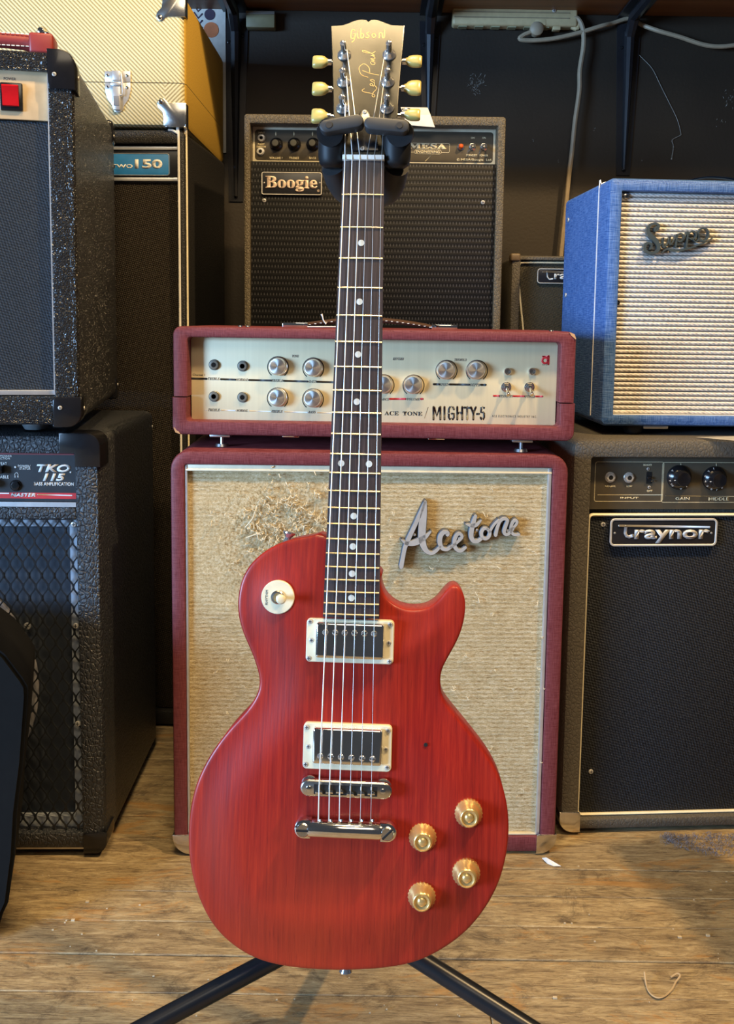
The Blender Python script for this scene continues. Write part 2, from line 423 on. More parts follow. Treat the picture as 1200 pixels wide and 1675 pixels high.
M_TRG = m_blackweave('black_ribbed_grille', (.002, .002, .0025), (.040, .045, .055), 880, s=1, d=.002)
M_GRG = m_blackweave('brown_black_grille', (.005, .004, .003), (.040, .028, .016), 1000)
M_AMG = m_blackweave('blue_grey_grille', (.002, .003, .005), (.040, .055, .075), 1050)
M_SMG = m_blackweave('olive_grille', (.03, .026, .018), (.12, .105, .07), 1300)
def m_supro():
    t = NT('silver_cream_ribbed_cloth'); x, y, z = t.xyz()
    tw = t.math('SINE', t.math('ADD', t.math('MULTIPLY', x, 800), t.math('MULTIPLY', z, 1500))); n = t.noise((160, 160, 400), det=4)
    h = t.math('ADD', t.math('MULTIPLY', tw, .14), n)
    t.set(t.ramp(h, [(.2, (.40, .36, .31)), (.5, (.66, .61, .55)), (.8, (.86, .82, .77))]), .55); t.bump(h, .9, .0014); return t.m
M_SUPG = m_supro()
def m_tweed(side):
    t = NT('tweed_lit_side' if side else 'tweed_stripes'); x, y, z = t.xyz()
    n = t.noise((400, 400, 400), det=3)
    if side:
        c = t.ramp(n, [(.3, (.50, .29, .035)), (.7, (.68, .44, .075))]); t.set(c, .6); t.bump(n, .4, .0008); return t.m  # warm light painted into the side: golden, with the stripes washed out
    # diagonal stripes, mitred near the corner of the lower half
    s = t.math('ADD', x, z); fr = t.math('SINE', t.math('MULTIPLY', s, 2*pi/.0082))
    s2 = t.math('SUBTRACT', x, z); fr2 = t.math('SINE', t.math('MULTIPLY', s2, 2*pi/.0082))
    k = t.math('MULTIPLY', t.math('GREATER_THAN', x, -.040), t.math('LESS_THAN', z, .086))
    q = t.mix(k, fr, fr2)
    c = t.ramp(t.math('ADD', t.math('MULTIPLY', q, .5), .5), [(.22, (.20, .15, .04)), (.5, (.55, .47, .20)), (.8, (.70, .63, .36))])
    c = t.mix(.25, c, t.ramp(n, [(.3, (.5, .4, .2)), (.7, (.9, .85, .6))])); t.set(c, .5); t.bump(q, .3, .0005); return t.m
M_TW, M_TWS = m_tweed(False), m_tweed(True)
def m_mahog():
    t = NT('cherry_stained_mahogany'); g = t.noise((330, 60, 11), det=6, rough=.7, dist=.25); g2 = t.noise((90, 30, 5), det=4, rough=.6, dist=.5)
    big = t.noise((4.5, 3, 2.6), det=3, rough=.55)
    pore = t.noise((900, 200, 26), det=2)
    c = t.ramp(g, [(.25, (.17, .007, .007)), (.5, (.32, .017, .011)), (.75, (.45, .034, .016))])
    c = t.mix(t.ramp(g2, [(.3, .55), (.55, 0)]), c, (.17, .006, .007))
    c = t.mix(t.ramp(big, [(.45, 0), (.7, .55)]), c, (.46, .050, .014))
    c = t.mix(t.ramp(pore, [(.64, 0), (.72, .5)]), c, (.13, .008, .008))
    t.set(c, t.ramp(g, [(.3, .42), (.7, .34)]), Coat_Weight=.12, Coat_Roughness=.2, Specular_IOR_Level=.35); t.bump(t.math('ADD', g, pore), .10, .0006); return t.m
M_MAH = m_mahog()
def m_rose():
    t = NT('dark_rosewood'); g = t.noise((700, 200, 18), det=4, rough=.7); t.set(t.ramp(g, [(.3, (.018, .013, .013)), (.7, (.075, .052, .050))]), .42); t.bump(g, .15, .0005); return t.m
M_ROSE = m_rose()
def m_lacq():
    t = NT('black_lacquer_headstock'); n = t.noise((20, 20, 20), det=4); t.set(t.ramp(n, [(.3, (.010, .009, .006)), (.7, (.022, .019, .012))]), t.ramp(n, [(.3, .20), (.7, .30)]), Coat_Weight=.4, Coat_Roughness=.1)
    t.bump(n, .05, .001); return t.m
M_LACQ = m_lacq()
def m_spun():
    t = NT('spun_aluminium'); n = t.noise((40, 40, 40), det=2); t.set((.80, .78, .74), .3, .95, Anisotropic=.8)
    tg = t.n('ShaderNodeTangent', direction_type='RADIAL', axis='Y'); t.link(tg.outputs[0], t.b.inputs['Tangent']); return t.m
M_SPUN = m_spun()
M_ACEP = NT('champagne_panel'); _n = M_ACEP.noise((200, 3, 3), det=3)
M_ACEP.set(M_ACEP.ramp(_n, [(.3, (.70, .60, .38)), (.7, (.74, .64, .41))]), .38, .12); M_ACEP = M_ACEP.m
M_PANEL = plain('dark_olive_panel', (.075, .062, .042), .42)
M_DKP = plain('charcoal_panel', (.030, .034, .040), .35)
M_SILV = plain('champagne_rim', (.78, .70, .50), .35, .15)
M_BOOGL = plain('copper_letters', (.85, .66, .50), .4, .1)
M_SCRIPT = plain('satin_zinc', (.62, .60, .56), .42, .45)
M_GREYW = plain('grey_felt', (.20, .21, .23), .7)

# small shared meshes
def mk(name, bm, mats):
    o = meshobj(name, bm, mats); me = o.data; bpy.data.objects.remove(o); return me
def screw_mesh(r=.003, col=M_CHR, d=.0014, name='screw'):
    bm = NB(); lathe(bm, [(r, 0), (r, -.0004), (r*.85, -d*.75), (r*.5, -d), (.0, -d)], 14)
    box(bm, -r*.62, r*.62, -d-.0001, -d+.0004, -r*.12, r*.12, mi=1); box(bm, -r*.12, r*.12, -d-.0001, -d+.0004, -r*.62, r*.62, mi=1)
    return mk(name, bm, [col, M_HOLE])
M_SCR = plain('screw_steel', (.62, .60, .56), .35, .45)
M_POST = plain('tuner_chrome', (.82, .81, .79), .16, .88)
SCREW = screw_mesh(col=M_SCR); SCREWB = screw_mesh(.0045, M_SCR, .002)
BSCREW = screw_mesh(.0045, M_BP, .002)
def jack_mesh(R=.0085, col=M_NIC, nutm=None):
    bm = NB(); lathe(bm, [(R, 0), (R, -.0012), (R*.94, -.0016), (R*.8, -.0016)], 24)
    lathe(bm, [(R*.8, -.0016), (R*.8, -.0045), (R*.62, -.0048), (R*.45, -.0048), (R*.42, -.001), (0, -.001)], 6 if nutm else 20)
    lathe(bm, [(R*.42, -.0049), (.0, -.0049)], 16, mi=1)
    return mk('jack', bm, [col, M_HOLE])

# ================================================================== setting
fl = NB(); box(fl, -2.2, 2.2, -1.2, 2.32, -.06, -.014)
floor = meshobj('floor', fl, plain('subfloor', (.03, .02, .014), .8)); tag(floor, kind='structure')
PITCHB = .0685; y = 1.0775-PITCHB*33; row = 0
while y < 2.3:
    cuts = [-2.2]
    x = -2.2+random.uniform(.3, 1.6)
    while x < 2.0: cuts.append(x); x += random.uniform(1.1, 2.1)
    cuts.append(2.2)
    for a, b in zip(cuts, cuts[1:]):
        if y < -.6 and False: continue
        bm = NB(); dz = random.uniform(-.0012, .0008); g = random.uniform(.0005, .0016)
        box(bm, a+.0006, b-.0006, y+g, min(y+PITCHB, 2.32)-g*.6, -.014, dz-.0004, .0012, 1)
        o = meshobj('plank', bm, M_FLOOR, floor, smooth=False)
    y += PITCHB; row += 1
WY = 2.30
bm = NB(); box(bm, -2.2, 2.2, WY, WY+.12, 0, 2.7); wall = tag(meshobj('wall_back', bm, M_WALL, smooth=False), kind='structure')
bm = NB(); box(bm, -2.2, 2.2, WY-.012, WY, 0, .09, .002); tag(meshobj('baseboard_back', bm, plain('dark_baseboard', (.03, .022, .016), .5)), kind='structure')
# unseen blocker added outside the frame at right to shade the floor
M_ = Matrix.Translation((.655, .94, 0)) @ Matrix.Rotation(math.radians(17.7), 4, 'Z')
bm = NB(); box(bm, 0, .10, -.75, .30, 0, .62, .004, M=M_); tag(meshobj('floor_shade_blocker', bm, M_WALL), kind='structure')

# ------------------------------------------------------------------ shelf on brackets
sz = atY(600, 20, WY).z
T = Thing('wall_shelf', 'long orange pine shelf on black brackets running across the top of the wall', 'shelf', (0, WY, sz))
for k in range(2):
    bm = NB(); box(bm, -1.4, 1.4, -.248-.249*k, -.002-.249*k, 0, .03, .002); T.part('shelf_board', bm, M_SHELF)
M_BRK = plain('black_bracket_paint', (.022, .022, .026), .3, .3)
def bracket(px, pyt, pyb, wpx, label, lean):
    top = atY(px, pyt, WY); bot = atY(px+lean, pyb, WY); B = Thing('shelf_bracket', label, 'shelf bracket', (top.x, WY, bot.z), group=None)
    h = sz-bot.z; w = wpx
    bm = NB()
    # wall leg: folded steel channel tapering down
    pts = [(-w*.28, 0), (w*.28, 0), (w*.5, h-.02), (-w*.5, h-.02)]
    poly_prism(pts, -.004, 0, bm=bm); B.part('wall_leg', bm, M_BRK)
    bm = NB(); tube(bm, [(0, -.010, .012), (0, -.012, h*.5), (0, -.012, h-.04)], [.004, .009, .013], 8); B.part('channel', bm, M_BRK)
    bm = NB(); box(bm, -w*.5, w*.5, -.42, 0, h-.006, h-.001); B.part('shelf_arm', bm, M_BRK)
    bm = NB(); tube(bm, [(0, -.014, h-.05), (0, -.05, h-.014), (0, -.40, h-.010)], [.012, .014, .008], 8); B.part('brace', bm, M_BRK)
    for sx, zz in ((-.28, h-.075), (.28, h-.06), (0, .012)): B.inst('screw', BSCREW, (w*sx, -.004, zz))
bracket(386, 45, 330, .060, 'black steel shelf bracket left of the guitar headstock beside the tweed case', 0)
bracket(703, 60, 215, .052, 'black steel shelf bracket just right of the guitar headstock', -4)
bracket(1028, 45, 287, .058, 'black steel shelf bracket above the blue amplifier', -18)

# poster piece on the wall behind the tweed case
T = Thing('poster', 'white printed poster with zigzags and an orange disc on the wall behind the tweed case', 'poster', (atY(335, 60, WY-.006).x, WY-.006, 1.30))
a = T.p(296, 12); b = T.p(369, 112); bm = NB(); box(bm, a.x, b.x, 0, .004, -.05, a.z, .0005); T.part('sheet', bm, plain('poster_white', (.74, .72, .66), .6))
bm = NB(); q = T.p(344, 49); n1 = T.p(349, 49); lathe(bm, [(.018, 0), (.018, -.0012), (0, -.0012)], 24, c=(q.x+.002, 0, q.z)); T.part('orange_disc', bm, plain('orange_ink', (.65, .20, .07), .6), 'orange printed disc')
bm = NB(); q = T.p(343, 24); lathe(bm, [(.013, 0), (.013, -.0012), (0, -.0012)], 20, c=(q.x, 0, q.z)); T.part('dark_disc', bm, plain('purple_ink', (.05, .03, .06), .6), 'dark printed disc')
bm = NB()
for r in range(4):
    pts = [T.p(298+i*6.5, 6+r*11+(0 if i % 2 else 8)+i*1.2) for i in range(6)]
    ribbon(bm, [(p.x, p.z) for p in pts], .0035, -.0012, 0, k=1)
T.part('zigzag_print', bm, plain('purple_ink', (.05, .03, .06), .6), 'dark zigzag printing')

# ------------------------------------------------------------------ power strip and cables under the shelf
T = Thing('power_strip', 'aged beige power strip screwed to the wall under the shelf', 'power strip', (atY(842, 26, WY-.035).x, WY-.035, atY(842, 26, WY-.035).z))
a = T.p(740, 26); b = T.p(945, 26); h = (T.p(842, 8).z-T.p(842, 41).z)/2
bm = NB(); box(bm, a.x, b.x, 0, .034, -h+.001, h, .006, 3); T.part('body', bm, M_BEIGE)
bm = NB(); box(bm, a.x+.004, b.x-.02, -.0015, .002, -h+.018, -h+.020); box(bm, a.x+.004, b.x-.02, -.0015, .002, h-.016, h-.014); T.part('groove', bm, plain('strip_groove', (.25, .20, .12), .6))
for i in range(6):
    q = T.p(750+i*27, 39); bm = NB(); box(bm, q.x, q.x+.020, .006, .026, -h-.0012, -h+.003); T.part('socket', bm, plain('socket_face', (.30, .30, .18), .5))
q = T.p(911, 41); bm = NB(); box(bm, q.x-.009, q.x+.009, .004, .022, -h-.006, -h+.003, .001); T.part('switch', bm, M_BEIGE)
bm = NB(); tube(bm, [(b.x-.012, .012, -h+.004), (b.x+.001, .01, -h+.0), (b.x+.003, .012, -h+.02)], .006, 8, 4); T.part('strain_relief', bm, M_BEIGE)
q = T.p(906, 10); T.inst('screw', SCREWB, (q.x, -.001, h-.01))
T = Thing('plug', 'beige plug hanging under the power strip with a cable led to the right', 'plug', (0, 2.27, 0))
W_ = lambda px, py, Y=2.27: T.p(px, py, Y-2.27)
bm = NB(); q = W_(877, 48); lathe(bm, [(.0, -.014), (.010, -.013), (.016, -.008), (.016, .010), (.010, .014), (0, .014)], 18, c=q); T.part('plug_body', bm, M_CABLE)
bm = NB(); box(bm, q.x-.004, q.x+.022, -.006+q.y, .006+q.y, q.z+.008, q.z+.022, .002); T.part('pin_block', bm, M_BEIGE)
bm = NB(); tube(bm, [W_(868, 52), W_(855, 58), W_(850, 64), W_(870, 66), W_(905, 63), W_(945, 54), W_(985, 42), W_(1002, 38, 2.285), W_(1030, 30, 2.292), W_(1048, 40, 2.285), W_(1075, 50), W_(1110, 60), W_(1150, 73), W_(1180, 76), W_(1215, 72), W_(1260, 66)], .0052, 8, 5); T.part('cable', bm, M_CABLE)
T = Thing('power_cable', 'grey power cable falling from the power strip down behind the blue amplifier', 'cable', (0, 2.27, 0))
bm = NB(); tube(bm, [W_(938, 28), W_(946, 32), W_(953, 48), W_(954, 75), W_(948, 115), W_(947, 150), W_(940, 200), W_(935, 250), W_(930, 290), W_(926, 330), W_(917, 420), W_(912, 500), W_(915, 600), (.50, 0, .3), (.50, 0, .012)], .0056, 8, 5); T.part('cable_sheath', bm, M_CABLE)
T = Thing('cable_duct', 'short dark beige cable duct end left of the guitar headstock under the shelf', 'cable duct', (0, 2.268, 0))
a = T.p(402, 18); b = T.p(449, 45); bm = NB(); box(bm, a.x, b.x, 0, .03, b.z, a.z, .003); T.part('duct_body', bm, plain('duct_beige', (.22, .20, .11), .5))
a = T.p(402, 18); b = T.p(449, 24); bm = NB(); box(bm, a.x, b.x, -.003, .03, b.z, a.z, .001); T.part('duct_lid', bm, plain('duct_grey', (.16, .155, .14), .5))
# thin thread hanging on the wall
T = Thing('loose_thread', 'thin pale thread stuck to the black wall above the blue amplifier', 'thread', (0, WY-.004, 0))
bm = NB(); tube(bm, [T.p(1045, 90), T.p(1066, 112), T.p(1080, 140), T.p(1095, 170), T.p(1107, 195), T.p(1113, 218), T.p(1111, 222), T.p(1099, 229), T.p(1101, 240), T.p(1098, 260)], .0006, 5, 4); q = T.p(1098, 260)
lathe(bm, [(0, -.002), (.0018, 0), (0, .002)], 8, c=q); T.part('strand', bm, plain('thread_grey', (.36, .34, .30), .6))
# paint chips on the wall (things of their own colour)
T = Thing('wall_scuffs', 'scattered white paint scuffs on the black wall right of the headstock', 'scuff marks', (0, WY-.0004, 0)); tag(T.e, kind='stuff')
bm = NB()
def scuff(px, py, n, rx, ry, s):
    for i in range(n):
        a = random.uniform(0, 2*pi); r = random.random()**.6; q = T.p(px+rx*r*math.cos(a), py+ry*r*math.sin(a))
        ribbon(bm, [(q.x, q.z), (q.x+random.uniform(-s, s), q.z+random.uniform(-s, s)*1.6)], random.uniform(.0006, .0016), -.0003, .0002, k=1)
scuff(779, 137, 46, 17, 17, .005); scuff(1195, 160, 22, 12, 18, .004); scuff(1175, 200, 5, 12, 10, .003)
for a in ((873, 231), (911, 263), (971, 211), (1050, 263)): scuff(a[0], a[1], 2, 1.5, 3, .003)
T.part('flecks', bm, plain('scuff_grey', (.24, .23, .20), .7), kind='stuff')

# ================================================================== amplifiers
def corner_guard(T, x, z, sx, sz, s, R, D, mat, t=.0022, y0=None, name='corner_guard', label=None, scr=True, e=.0012, wd=None, inner=None):
    """protector hugging the outer corner at (x,z); sx,sz = +1/-1 outward direction"""
    pts = []
    r = R+t; cx, cz = x-sx*R, z-sz*R
    wd = wd or s; ix, iz = inner or (wd, s)
    pts.append((x+sx*t, z-sz*s))
    for i in range(7):
        a = pi/2*i/6; pts.append((cx+sx*r*math.cos(a), cz+sz*r*math.sin(a)))
    pts.append((x-sx*wd, z+sz*t))
    if inner: pts += [(x-sx*wd, z-sz*iz), (x-sx*ix, z-sz*iz), (x-sx*ix, z-sz*s)]
    else: pts += [(x-sx*wd, z-sz*(s*.86)), (x-sx*wd*.96, z-sz*s*.96), (x-sx*wd*.86, z-sz*s)]
    # front leaf (thin) plus side leaf wrapping back
    bm = poly_prism(pts, -t, .0005, e)
    ring = [pts[0]]+pts[1:8]+[pts[8]]
    inner = [(x-sx*.0004, z-sz*s)]+[(cx+sx*(R-.0004)*math.cos(pi/2*i/6), cz+sz*(R-.0004)*math.sin(pi/2*i/6)) for i in range(7)]+[(x-sx*wd, z-sz*.0004)]
    poly_prism(ring+inner[::-1], -t*.6, D, .0004, bm=bm)
    o = T.part(name, bm, mat, label)
    if scr:
        T.inst('screw', SCREW, (x-sx*wd*.72, -t-.0002, z-sz*s*.62), parent=o)
        T.inst('screw', SCREW, (x+sx*(t+.0002), s*.55, z-sz*s*.55), (0, 0, sx*pi/2), parent=o)
    return o
def foot(T, x, y, z0, z1, r=.016, mat=None, name='foot'):
    bm = NB(); h = z1-z0
    lathe(bm, [(r*.8, 0), (r, h*.3), (r, h)], 18); bmesh.ops.transform(bm, matrix=Matrix.Translation((x, y, z0)) @ Matrix.Rotation(pi/2, 4, 'X'), verts=bm.verts)
    return T.part(name, bm, mat or M_RUB)

# ------------------------------------------------------------------ burgundy speaker cabinet
T = Thing('speaker_cabinet', 'burgundy speaker cabinet with frayed straw grille cloth and silver script, behind the guitar', 'speaker cabinet', (-.0097, 1.382, 0), .027)
w2 = .304; H = .649
bm = shell(-w2, w2, .004, H, .030, .28, .0215, .0245, .0215, .0270, .013, .006)
T.part('case', bm, M_RED)
gx0, gx1, gz0, gz1 = -w2+.0215, w2-.0245, .031, H-.0215
# frayed straw cloth as a gently uneven surface
bm = NB(); nx, nz = 90, 90; V = []
for j in range(nz+1):
    for i in range(nx+1):
        x = gx0+.003+(gx1-gx0-.006)*i/nx; z = gz0+.003+(gz1-gz0-.006)*j/nz
        d = math.hypot((x+.13)/.10, (z-.56)/.06); k = max(0, 1-d)
        V.append(bm.verts.new((x, .0105-.0016*k*abs(noise.noise(Vector((x*90, 0, z*90))))*2-.0006*noise.noise(Vector((x*30, 3, z*40))), z)))
for j in range(nz):
    for i in range(nx): bm.faces.new((V[j*(nx+1)+i], V[j*(nx+1)+i+1], V[(j+1)*(nx+1)+i+1], V[(j+1)*(nx+1)+i]))
T.part('grille_cloth', bm, M_ACEG)
# loose fibres
bm = NB(); random.seed(11)
def fibre(px, py, L, a, r=.00055):
    q = T.p(px, py, .009); P = []
    for i in range(5):
        t = i/4; P.append((q.x+L*t*math.cos(a)+random.uniform(-.002, .002), .0085-.006*math.sin(pi*t)-.001, q.z+L*t*math.sin(a)+random.uniform(-.003, .003)))
    tube(bm, P, r, 4, 3)
for i in range(210):
    px = random.gauss(470, 42); py = random.gauss(858, 34)
    if px > 532 or px < 330: continue
    fibre(px, py, random.uniform(.004, .013), random.uniform(-2.6, .6), random.uniform(.0004, .0008))
for i in range(110):
    px, py = random.uniform(325, 890), random.uniform(790, 1340)
    fibre(px, py, random.uniform(.003, .007), random.uniform(-.6, .6), .0004)
tube(bm, [T.p(421, 826, .006), T.p(417, 838, .003), T.p(412, 850, .002), T.p(401, 863, .005)], .0011, 5, 4)
tube(bm, [T.p(431, 870, .006), T.p(418, 874, .002), T.p(402, 880, .005)], .0010, 5, 4)
tube(bm, [T.p(782, 978, .006), T.p(784, 986, .004)], .0008, 5, 2)
T.part('loose_fibres', bm, plain('straw_fibre', (.72, .62, .42), .7), 'frayed loose fibres of the straw cloth', kind='stuff')
for nm, (x0, x1, z0, z1, yy) in dict(t=(gx0+.001, gx1-.001, gz1-.010, gz1-.0005, .004), l=(gx0+.0005, gx0+.004, gz0+.001, gz1-.001, .003), r=(gx1-.0065, gx1-.001, gz0+.002, gz1-.001, .003), b=(gx0+.001, gx1-.006, gz0+.0005, gz0+.003, .004)).items():
    bm = NB(); box(bm, x0, x1, yy, .0115, z0, z1, .0008)
    if nm == 't': box(bm, x0, x1, yy-.0015, yy+.001, z0, z0+.0028, .0006)
    T.part('trim_strip', bm, M_ALU if nm in 'rl' else M_SILV)
cg = []
for sx in (-1, 1):
    corner_guard(T, sx*w2, .004, sx, -1, .031, .028, .03, M_NIC, .0016, scr=0, name='corner_guard')
for sx in (-1, 1):
    for yy in (.03, .25): foot(T, sx*.25, yy, 0, .006, .014)
# raised script badge
bm = NB(); bb = NB()
def zc(l): return [(640+x/5.4545, 800+y/5.4545) for x, y in l]
S = []
S.append((zc([(298, 112), (262, 200), (222, 290), (185, 370), (150, 445), (120, 520), (103, 600), (86, 690)]), [4, 6, 6.5, 6.5, 7, 6.5, 6.5, 7]))
S.append((zc([(300, 112), (288, 200), (276, 300), (272, 380), (272, 450), (290, 515), (320, 555), (360, 568), (400, 545), (432, 510)]), [5, 10, 12.5, 12, 11.5, 9.5, 7, 5.5, 5, 4]))
S.append((zc([(84, 448), (140, 480), (220, 470), (295, 425), (352, 375)]), [1.5, 7, 10, 8, 1.5]))
S.append((zc([(498, 402), (496, 385), (462, 385), (435, 420), (430, 475), (450, 522), (490, 535), (530, 512)]), [6.5, 6.5, 6.5, 7.5, 7.5, 6.5, 5.5, 5]))
S.append((zc([(530, 512), (585, 470), (626, 425), (612, 397), (582, 405), (562, 450), (562, 505), (588, 540), (622, 545), (660, 518)]), [4.5, 4.5, 5, 5, 5.5, 6, 6.5, 6, 5.5, 4]))
S.append((zc([(748, 238), (728, 300), (712, 370), (710, 425), (732, 460), (768, 460), (800, 438)]), [5, 7, 7.5, 7.5, 7, 6, 5]))
S.append((zc([(660, 310), (710, 322), (755, 314), (800, 275)]), [1.5, 6, 6.5, 1.5]))
S.append((zc([(858, 352), (822, 350), (800, 385), (808, 426), (840, 440), (868, 418), (874, 380), (852, 352)]), [4, 5, 5.5, 5.5, 5, 5, 5, 4]))
S.append((zc([(872, 378), (915, 312), (955, 272)]), [4, 3.5, 3]))
S.append((zc([(926, 408), (940, 345), (965, 285), (1000, 262), (1032, 275), (1015, 330), (1002, 380), (1022, 403), (1055, 385), (1085, 345)]), [5.5, 5.5, 5, 5, 5, 5.5, 5.5, 5, 4.5, 4]))
S.append((zc([(1060, 355), (1102, 322), (1117, 288), (1098, 276), (1072, 305), (1062, 352), (1074, 390), (1102, 405), (1135, 400)]), [4, 4, 4.5, 4.5, 5, 5, 5, 4.5, 4]))
kpx = .00092
for P, Wd in S:
    L = [(T.p(a, b, -.001).x, T.p(a, b, -.001).z) for a, b in P]
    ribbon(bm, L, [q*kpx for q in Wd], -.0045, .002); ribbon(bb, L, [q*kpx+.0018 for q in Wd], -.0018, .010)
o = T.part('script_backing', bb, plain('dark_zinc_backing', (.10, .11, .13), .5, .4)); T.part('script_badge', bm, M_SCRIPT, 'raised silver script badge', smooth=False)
for a, b in zc([(205, 405), (600, 432), (762, 363), (1035, 368)]): q = T.p(a, b); T.inst('screw', SCREW, (q.x, -.0022, q.z), sc=.7)

# ------------------------------------------------------------------ burgundy amplifier head
T = Thing('amplifier_head', 'burgundy amplifier head with cream control panel resting on the straw-fronted cabinet', 'amplifier', (-.0083, 1.3905, .670), -.026)
w2 = .3055; H = .166
full = shell(-w2, w2, 0, H, .013, .24, .0225, .0235, .0165, .0215, .030, .005, .006)
lid = full.copy(); tray = full
seam = T.p(290, 649).z
for b, nrm, zc_ in ((lid, (0, 0, -1), seam+.0009), (tray, (0, 0, 1), seam-.0009)):
    bmesh.ops.bisect_plane(b, geom=b.verts[:]+b.edges[:]+b.faces[:], plane_co=(0, 0, zc_), plane_no=nrm, clear_outer=True)
    be = [e for e in b.edges if len(e.link_faces) == 1]
    try: bmesh.ops.triangle_fill(b, use_beauty=True, edges=be)
    except Exception: pass
    fixn(b)
for v in tray.verts: v.co.x *= 1.006; v.co.y -= .0008
T.part('lid', lid, M_RED); T.part('tray', tray, M_RED)
yP = .026
a = T.p(303, 555, yP); b = T.p(918, 700, yP)
bm = NB(); box(bm, -w2+.0225, w2-.0235, yP, yP+.003, .0200, H-.0165, .0004); T.part('control_panel', bm, M_ACEP)
J = jack_mesh(.0085, plain('grey_jack', (.22, .22, .19), .35, .5))
KN_PROF = [(.0142, 0), (.0146, -.001), (.0146, -.004), (.0134, -.0052), (.0128, -.013), (.0122, -.0142), (.0108, -.0146), (0, -.0146)]
bm = NB(); lathe(bm, KN_PROF, 32); KNOB = mk('control_knob', bm, M_SPUN)
for px, py in ((350.3, 596.7), (396.9, 598.7), (350.3, 648.3), (397, 649.6)):
    q = T.p(px, py, yP); T.inst('jack', J, (q.x, yP, q.z))
def arc_scale(T, px, py, r, y, mat, a0=-50, a1=230, w=.0013, name='dial_ring'):
    q = T.p(px, py, y); bm = NB()
    P = [(q.x+r*math.cos(math.radians(a0+(a1-a0)*i/24)), q.z+r*math.sin(math.radians(a0+(a1-a0)*i/24))) for i in range(25)]
    ribbon(bm, P, w, y-.0003, y+.0002, k=1); return T.part(name, bm, mat)
for px, py in ((453.6, 599.5), (511.2, 601.5), (453, 650.4), (510.7, 652), (626, 629), (675, 629.5), (729, 605.5), (778.5, 605.5)):
    q = T.p(px, py, yP-.012); T.inst('knob', KNOB, (q.x, yP, q.z)); arc_scale(T, px+1, py+1, .0163, yP, M_INK)
def bars(T, segs, y0px, y1px, x0, x1, hw, mat, y=yP, name='printed_line'):
    bm = NB()
    for a, b in segs:
        f = lambda x: y0px+(y1px-y0px)*(x-x0)/(x1-x0)
        line(T, bm, [(a, f(a)), (b, f(b))], hw, y)
    return T.part(name, bm, mat)
bars(T, [(312, 338), (361, 385), (407, 443), (464, 503), (518, 560)], 619, 625.5, 311, 560, .0030, M_INK)
bars(T, [(361, 385), (407, 443), (464, 503), (518, 560)], 671, 676, 361, 560, .0014, M_WHT)
bars(T, [(336, 338)], 671, 671, 330, 340, .0014, M_WHT)
bars(T, [(637, 663)], 652.5, 652.5, 600, 700, .0030, M_RINK); bars(T, [(688, 691)], 652.5, 652.5, 600, 700, .0030, M_RINK)
bars(T, [(709, 718), (735, 767), (786, 794)], 628.5, 629.5, 709, 794, .0032, M_INK)
bars(T, [(807, 816), (839, 857), (876, 887)], 647.5, 648.5, 807, 887, .0026, M_RINK)
def tx(s, cx, cy, wd, ht, mat=M_GINK, **k): text(T, s, cx-wd/2, cy-ht/2, cx+wd/2, cy+ht/2, yP, mat, th=.0003, bold=.01, **k)
SER = lambda s: ''.join(chr(0x1D400+ord(c)-65) if 'A' <= c <= 'Z' else chr(0x1D41A+ord(c)-97) if 'a' <= c <= 'z' else c for c in s)
BIT = lambda s: ''.join(chr(0x1D468+ord(c)-65) if 'A' <= c <= 'Z' else chr(0x1D482+ord(c)-97) if 'a' <= c <= 'z' else c for c in s)
for s, x, y_, wd in (('TREBLE', 349.5, 619.5, 19), ('NORMAL', 396, 621, 20), ('TREBLE', 453.5, 622.5, 19), ('BASS', 511, 624, 13), ('TREBLE', 350, 670.5, 19), ('NORMAL', 396, 671.5, 19), ('TREBLE', 453, 673, 18), ('BASS', 510, 674, 12), ('TONE', 483, 582.5, 11), ('REVERB', 651, 587, 18), ('TREMOLO', 753, 588.5, 20), ('BALANCE', 626, 653, 20), ('VOLUME', 676, 653, 21), ('SPEED', 726, 629, 15), ('DEPTH', 776.5, 629.5, 17), ('STAND BY', 827.5, 648, 23), ('POWER', 866.5, 648.5, 17)):
    tx(BIT(s), x, y_, wd, 4.2)
tx('Channel 1', 325, 613, 20, 3.4); tx('A C E   E L E C T R O N I C S   I N D U S T R Y   I N C .', 841, 681, 73, 3.6)
tx(SER('ACE  TONE'), 659.5, 676.3, 62, 6.6, M_INK)
bm = NB(); line(T, bm, [(694, 684), (700, 666)], .0007, yP); T.part('slash', bm, M_GINK)
bm = NB()
for P in ([(708.7, 665.5), (708.7, 686)], [(719.8, 665.5), (719.8, 686)], [(710, 666.5), (714.2, 680.5), (718.5, 666.5)], [(726.6, 665.5), (726.6, 686)],
          [(742, 669.5), (741, 666.2), (735, 666.2), (733.6, 669), (733.6, 682.5), (735, 685.4), (740.8, 685.4), (742, 682.5), (742, 676.5), (738.6, 676.5)],
          [(747.6, 665.5), (747.6, 686)], [(755.6, 665.5), (755.6, 686)], [(747.6, 675.6), (755.6, 675.6)],
          [(758.8, 666.6), (768.2, 667)], [(763.6, 667), (763.6, 686)], [(770, 666), (773.8, 676.5), (773.8, 686)], [(777.8, 666), (773.8, 676.5)],
          [(779.6, 677), (783, 677)], [(791.4, 667), (786.6, 667), (786.4, 674.5), (790.2, 674.3), (791.4, 676.5), (791.4, 682.5), (790, 685.6), (787, 685.6), (785.8, 683)]):
    line(T, bm, P, .0031, yP)
T.part('lettering', bm, M_INK)
bm = NB()
for P in ([(731, 675.8), (736.2, 675.8)], [(763.6, 664), (763.6, 688)], [(751.6, 673), (751.6, 678.5)], [(788.6, 664), (788.6, 669)], [(788.6, 683.4), (788.6, 688)], [(737.8, 664), (737.8, 668.6)], [(737.8, 683), (737.8, 688)]):
    line(T, bm, P, .0007, yP-.0004, .0002)
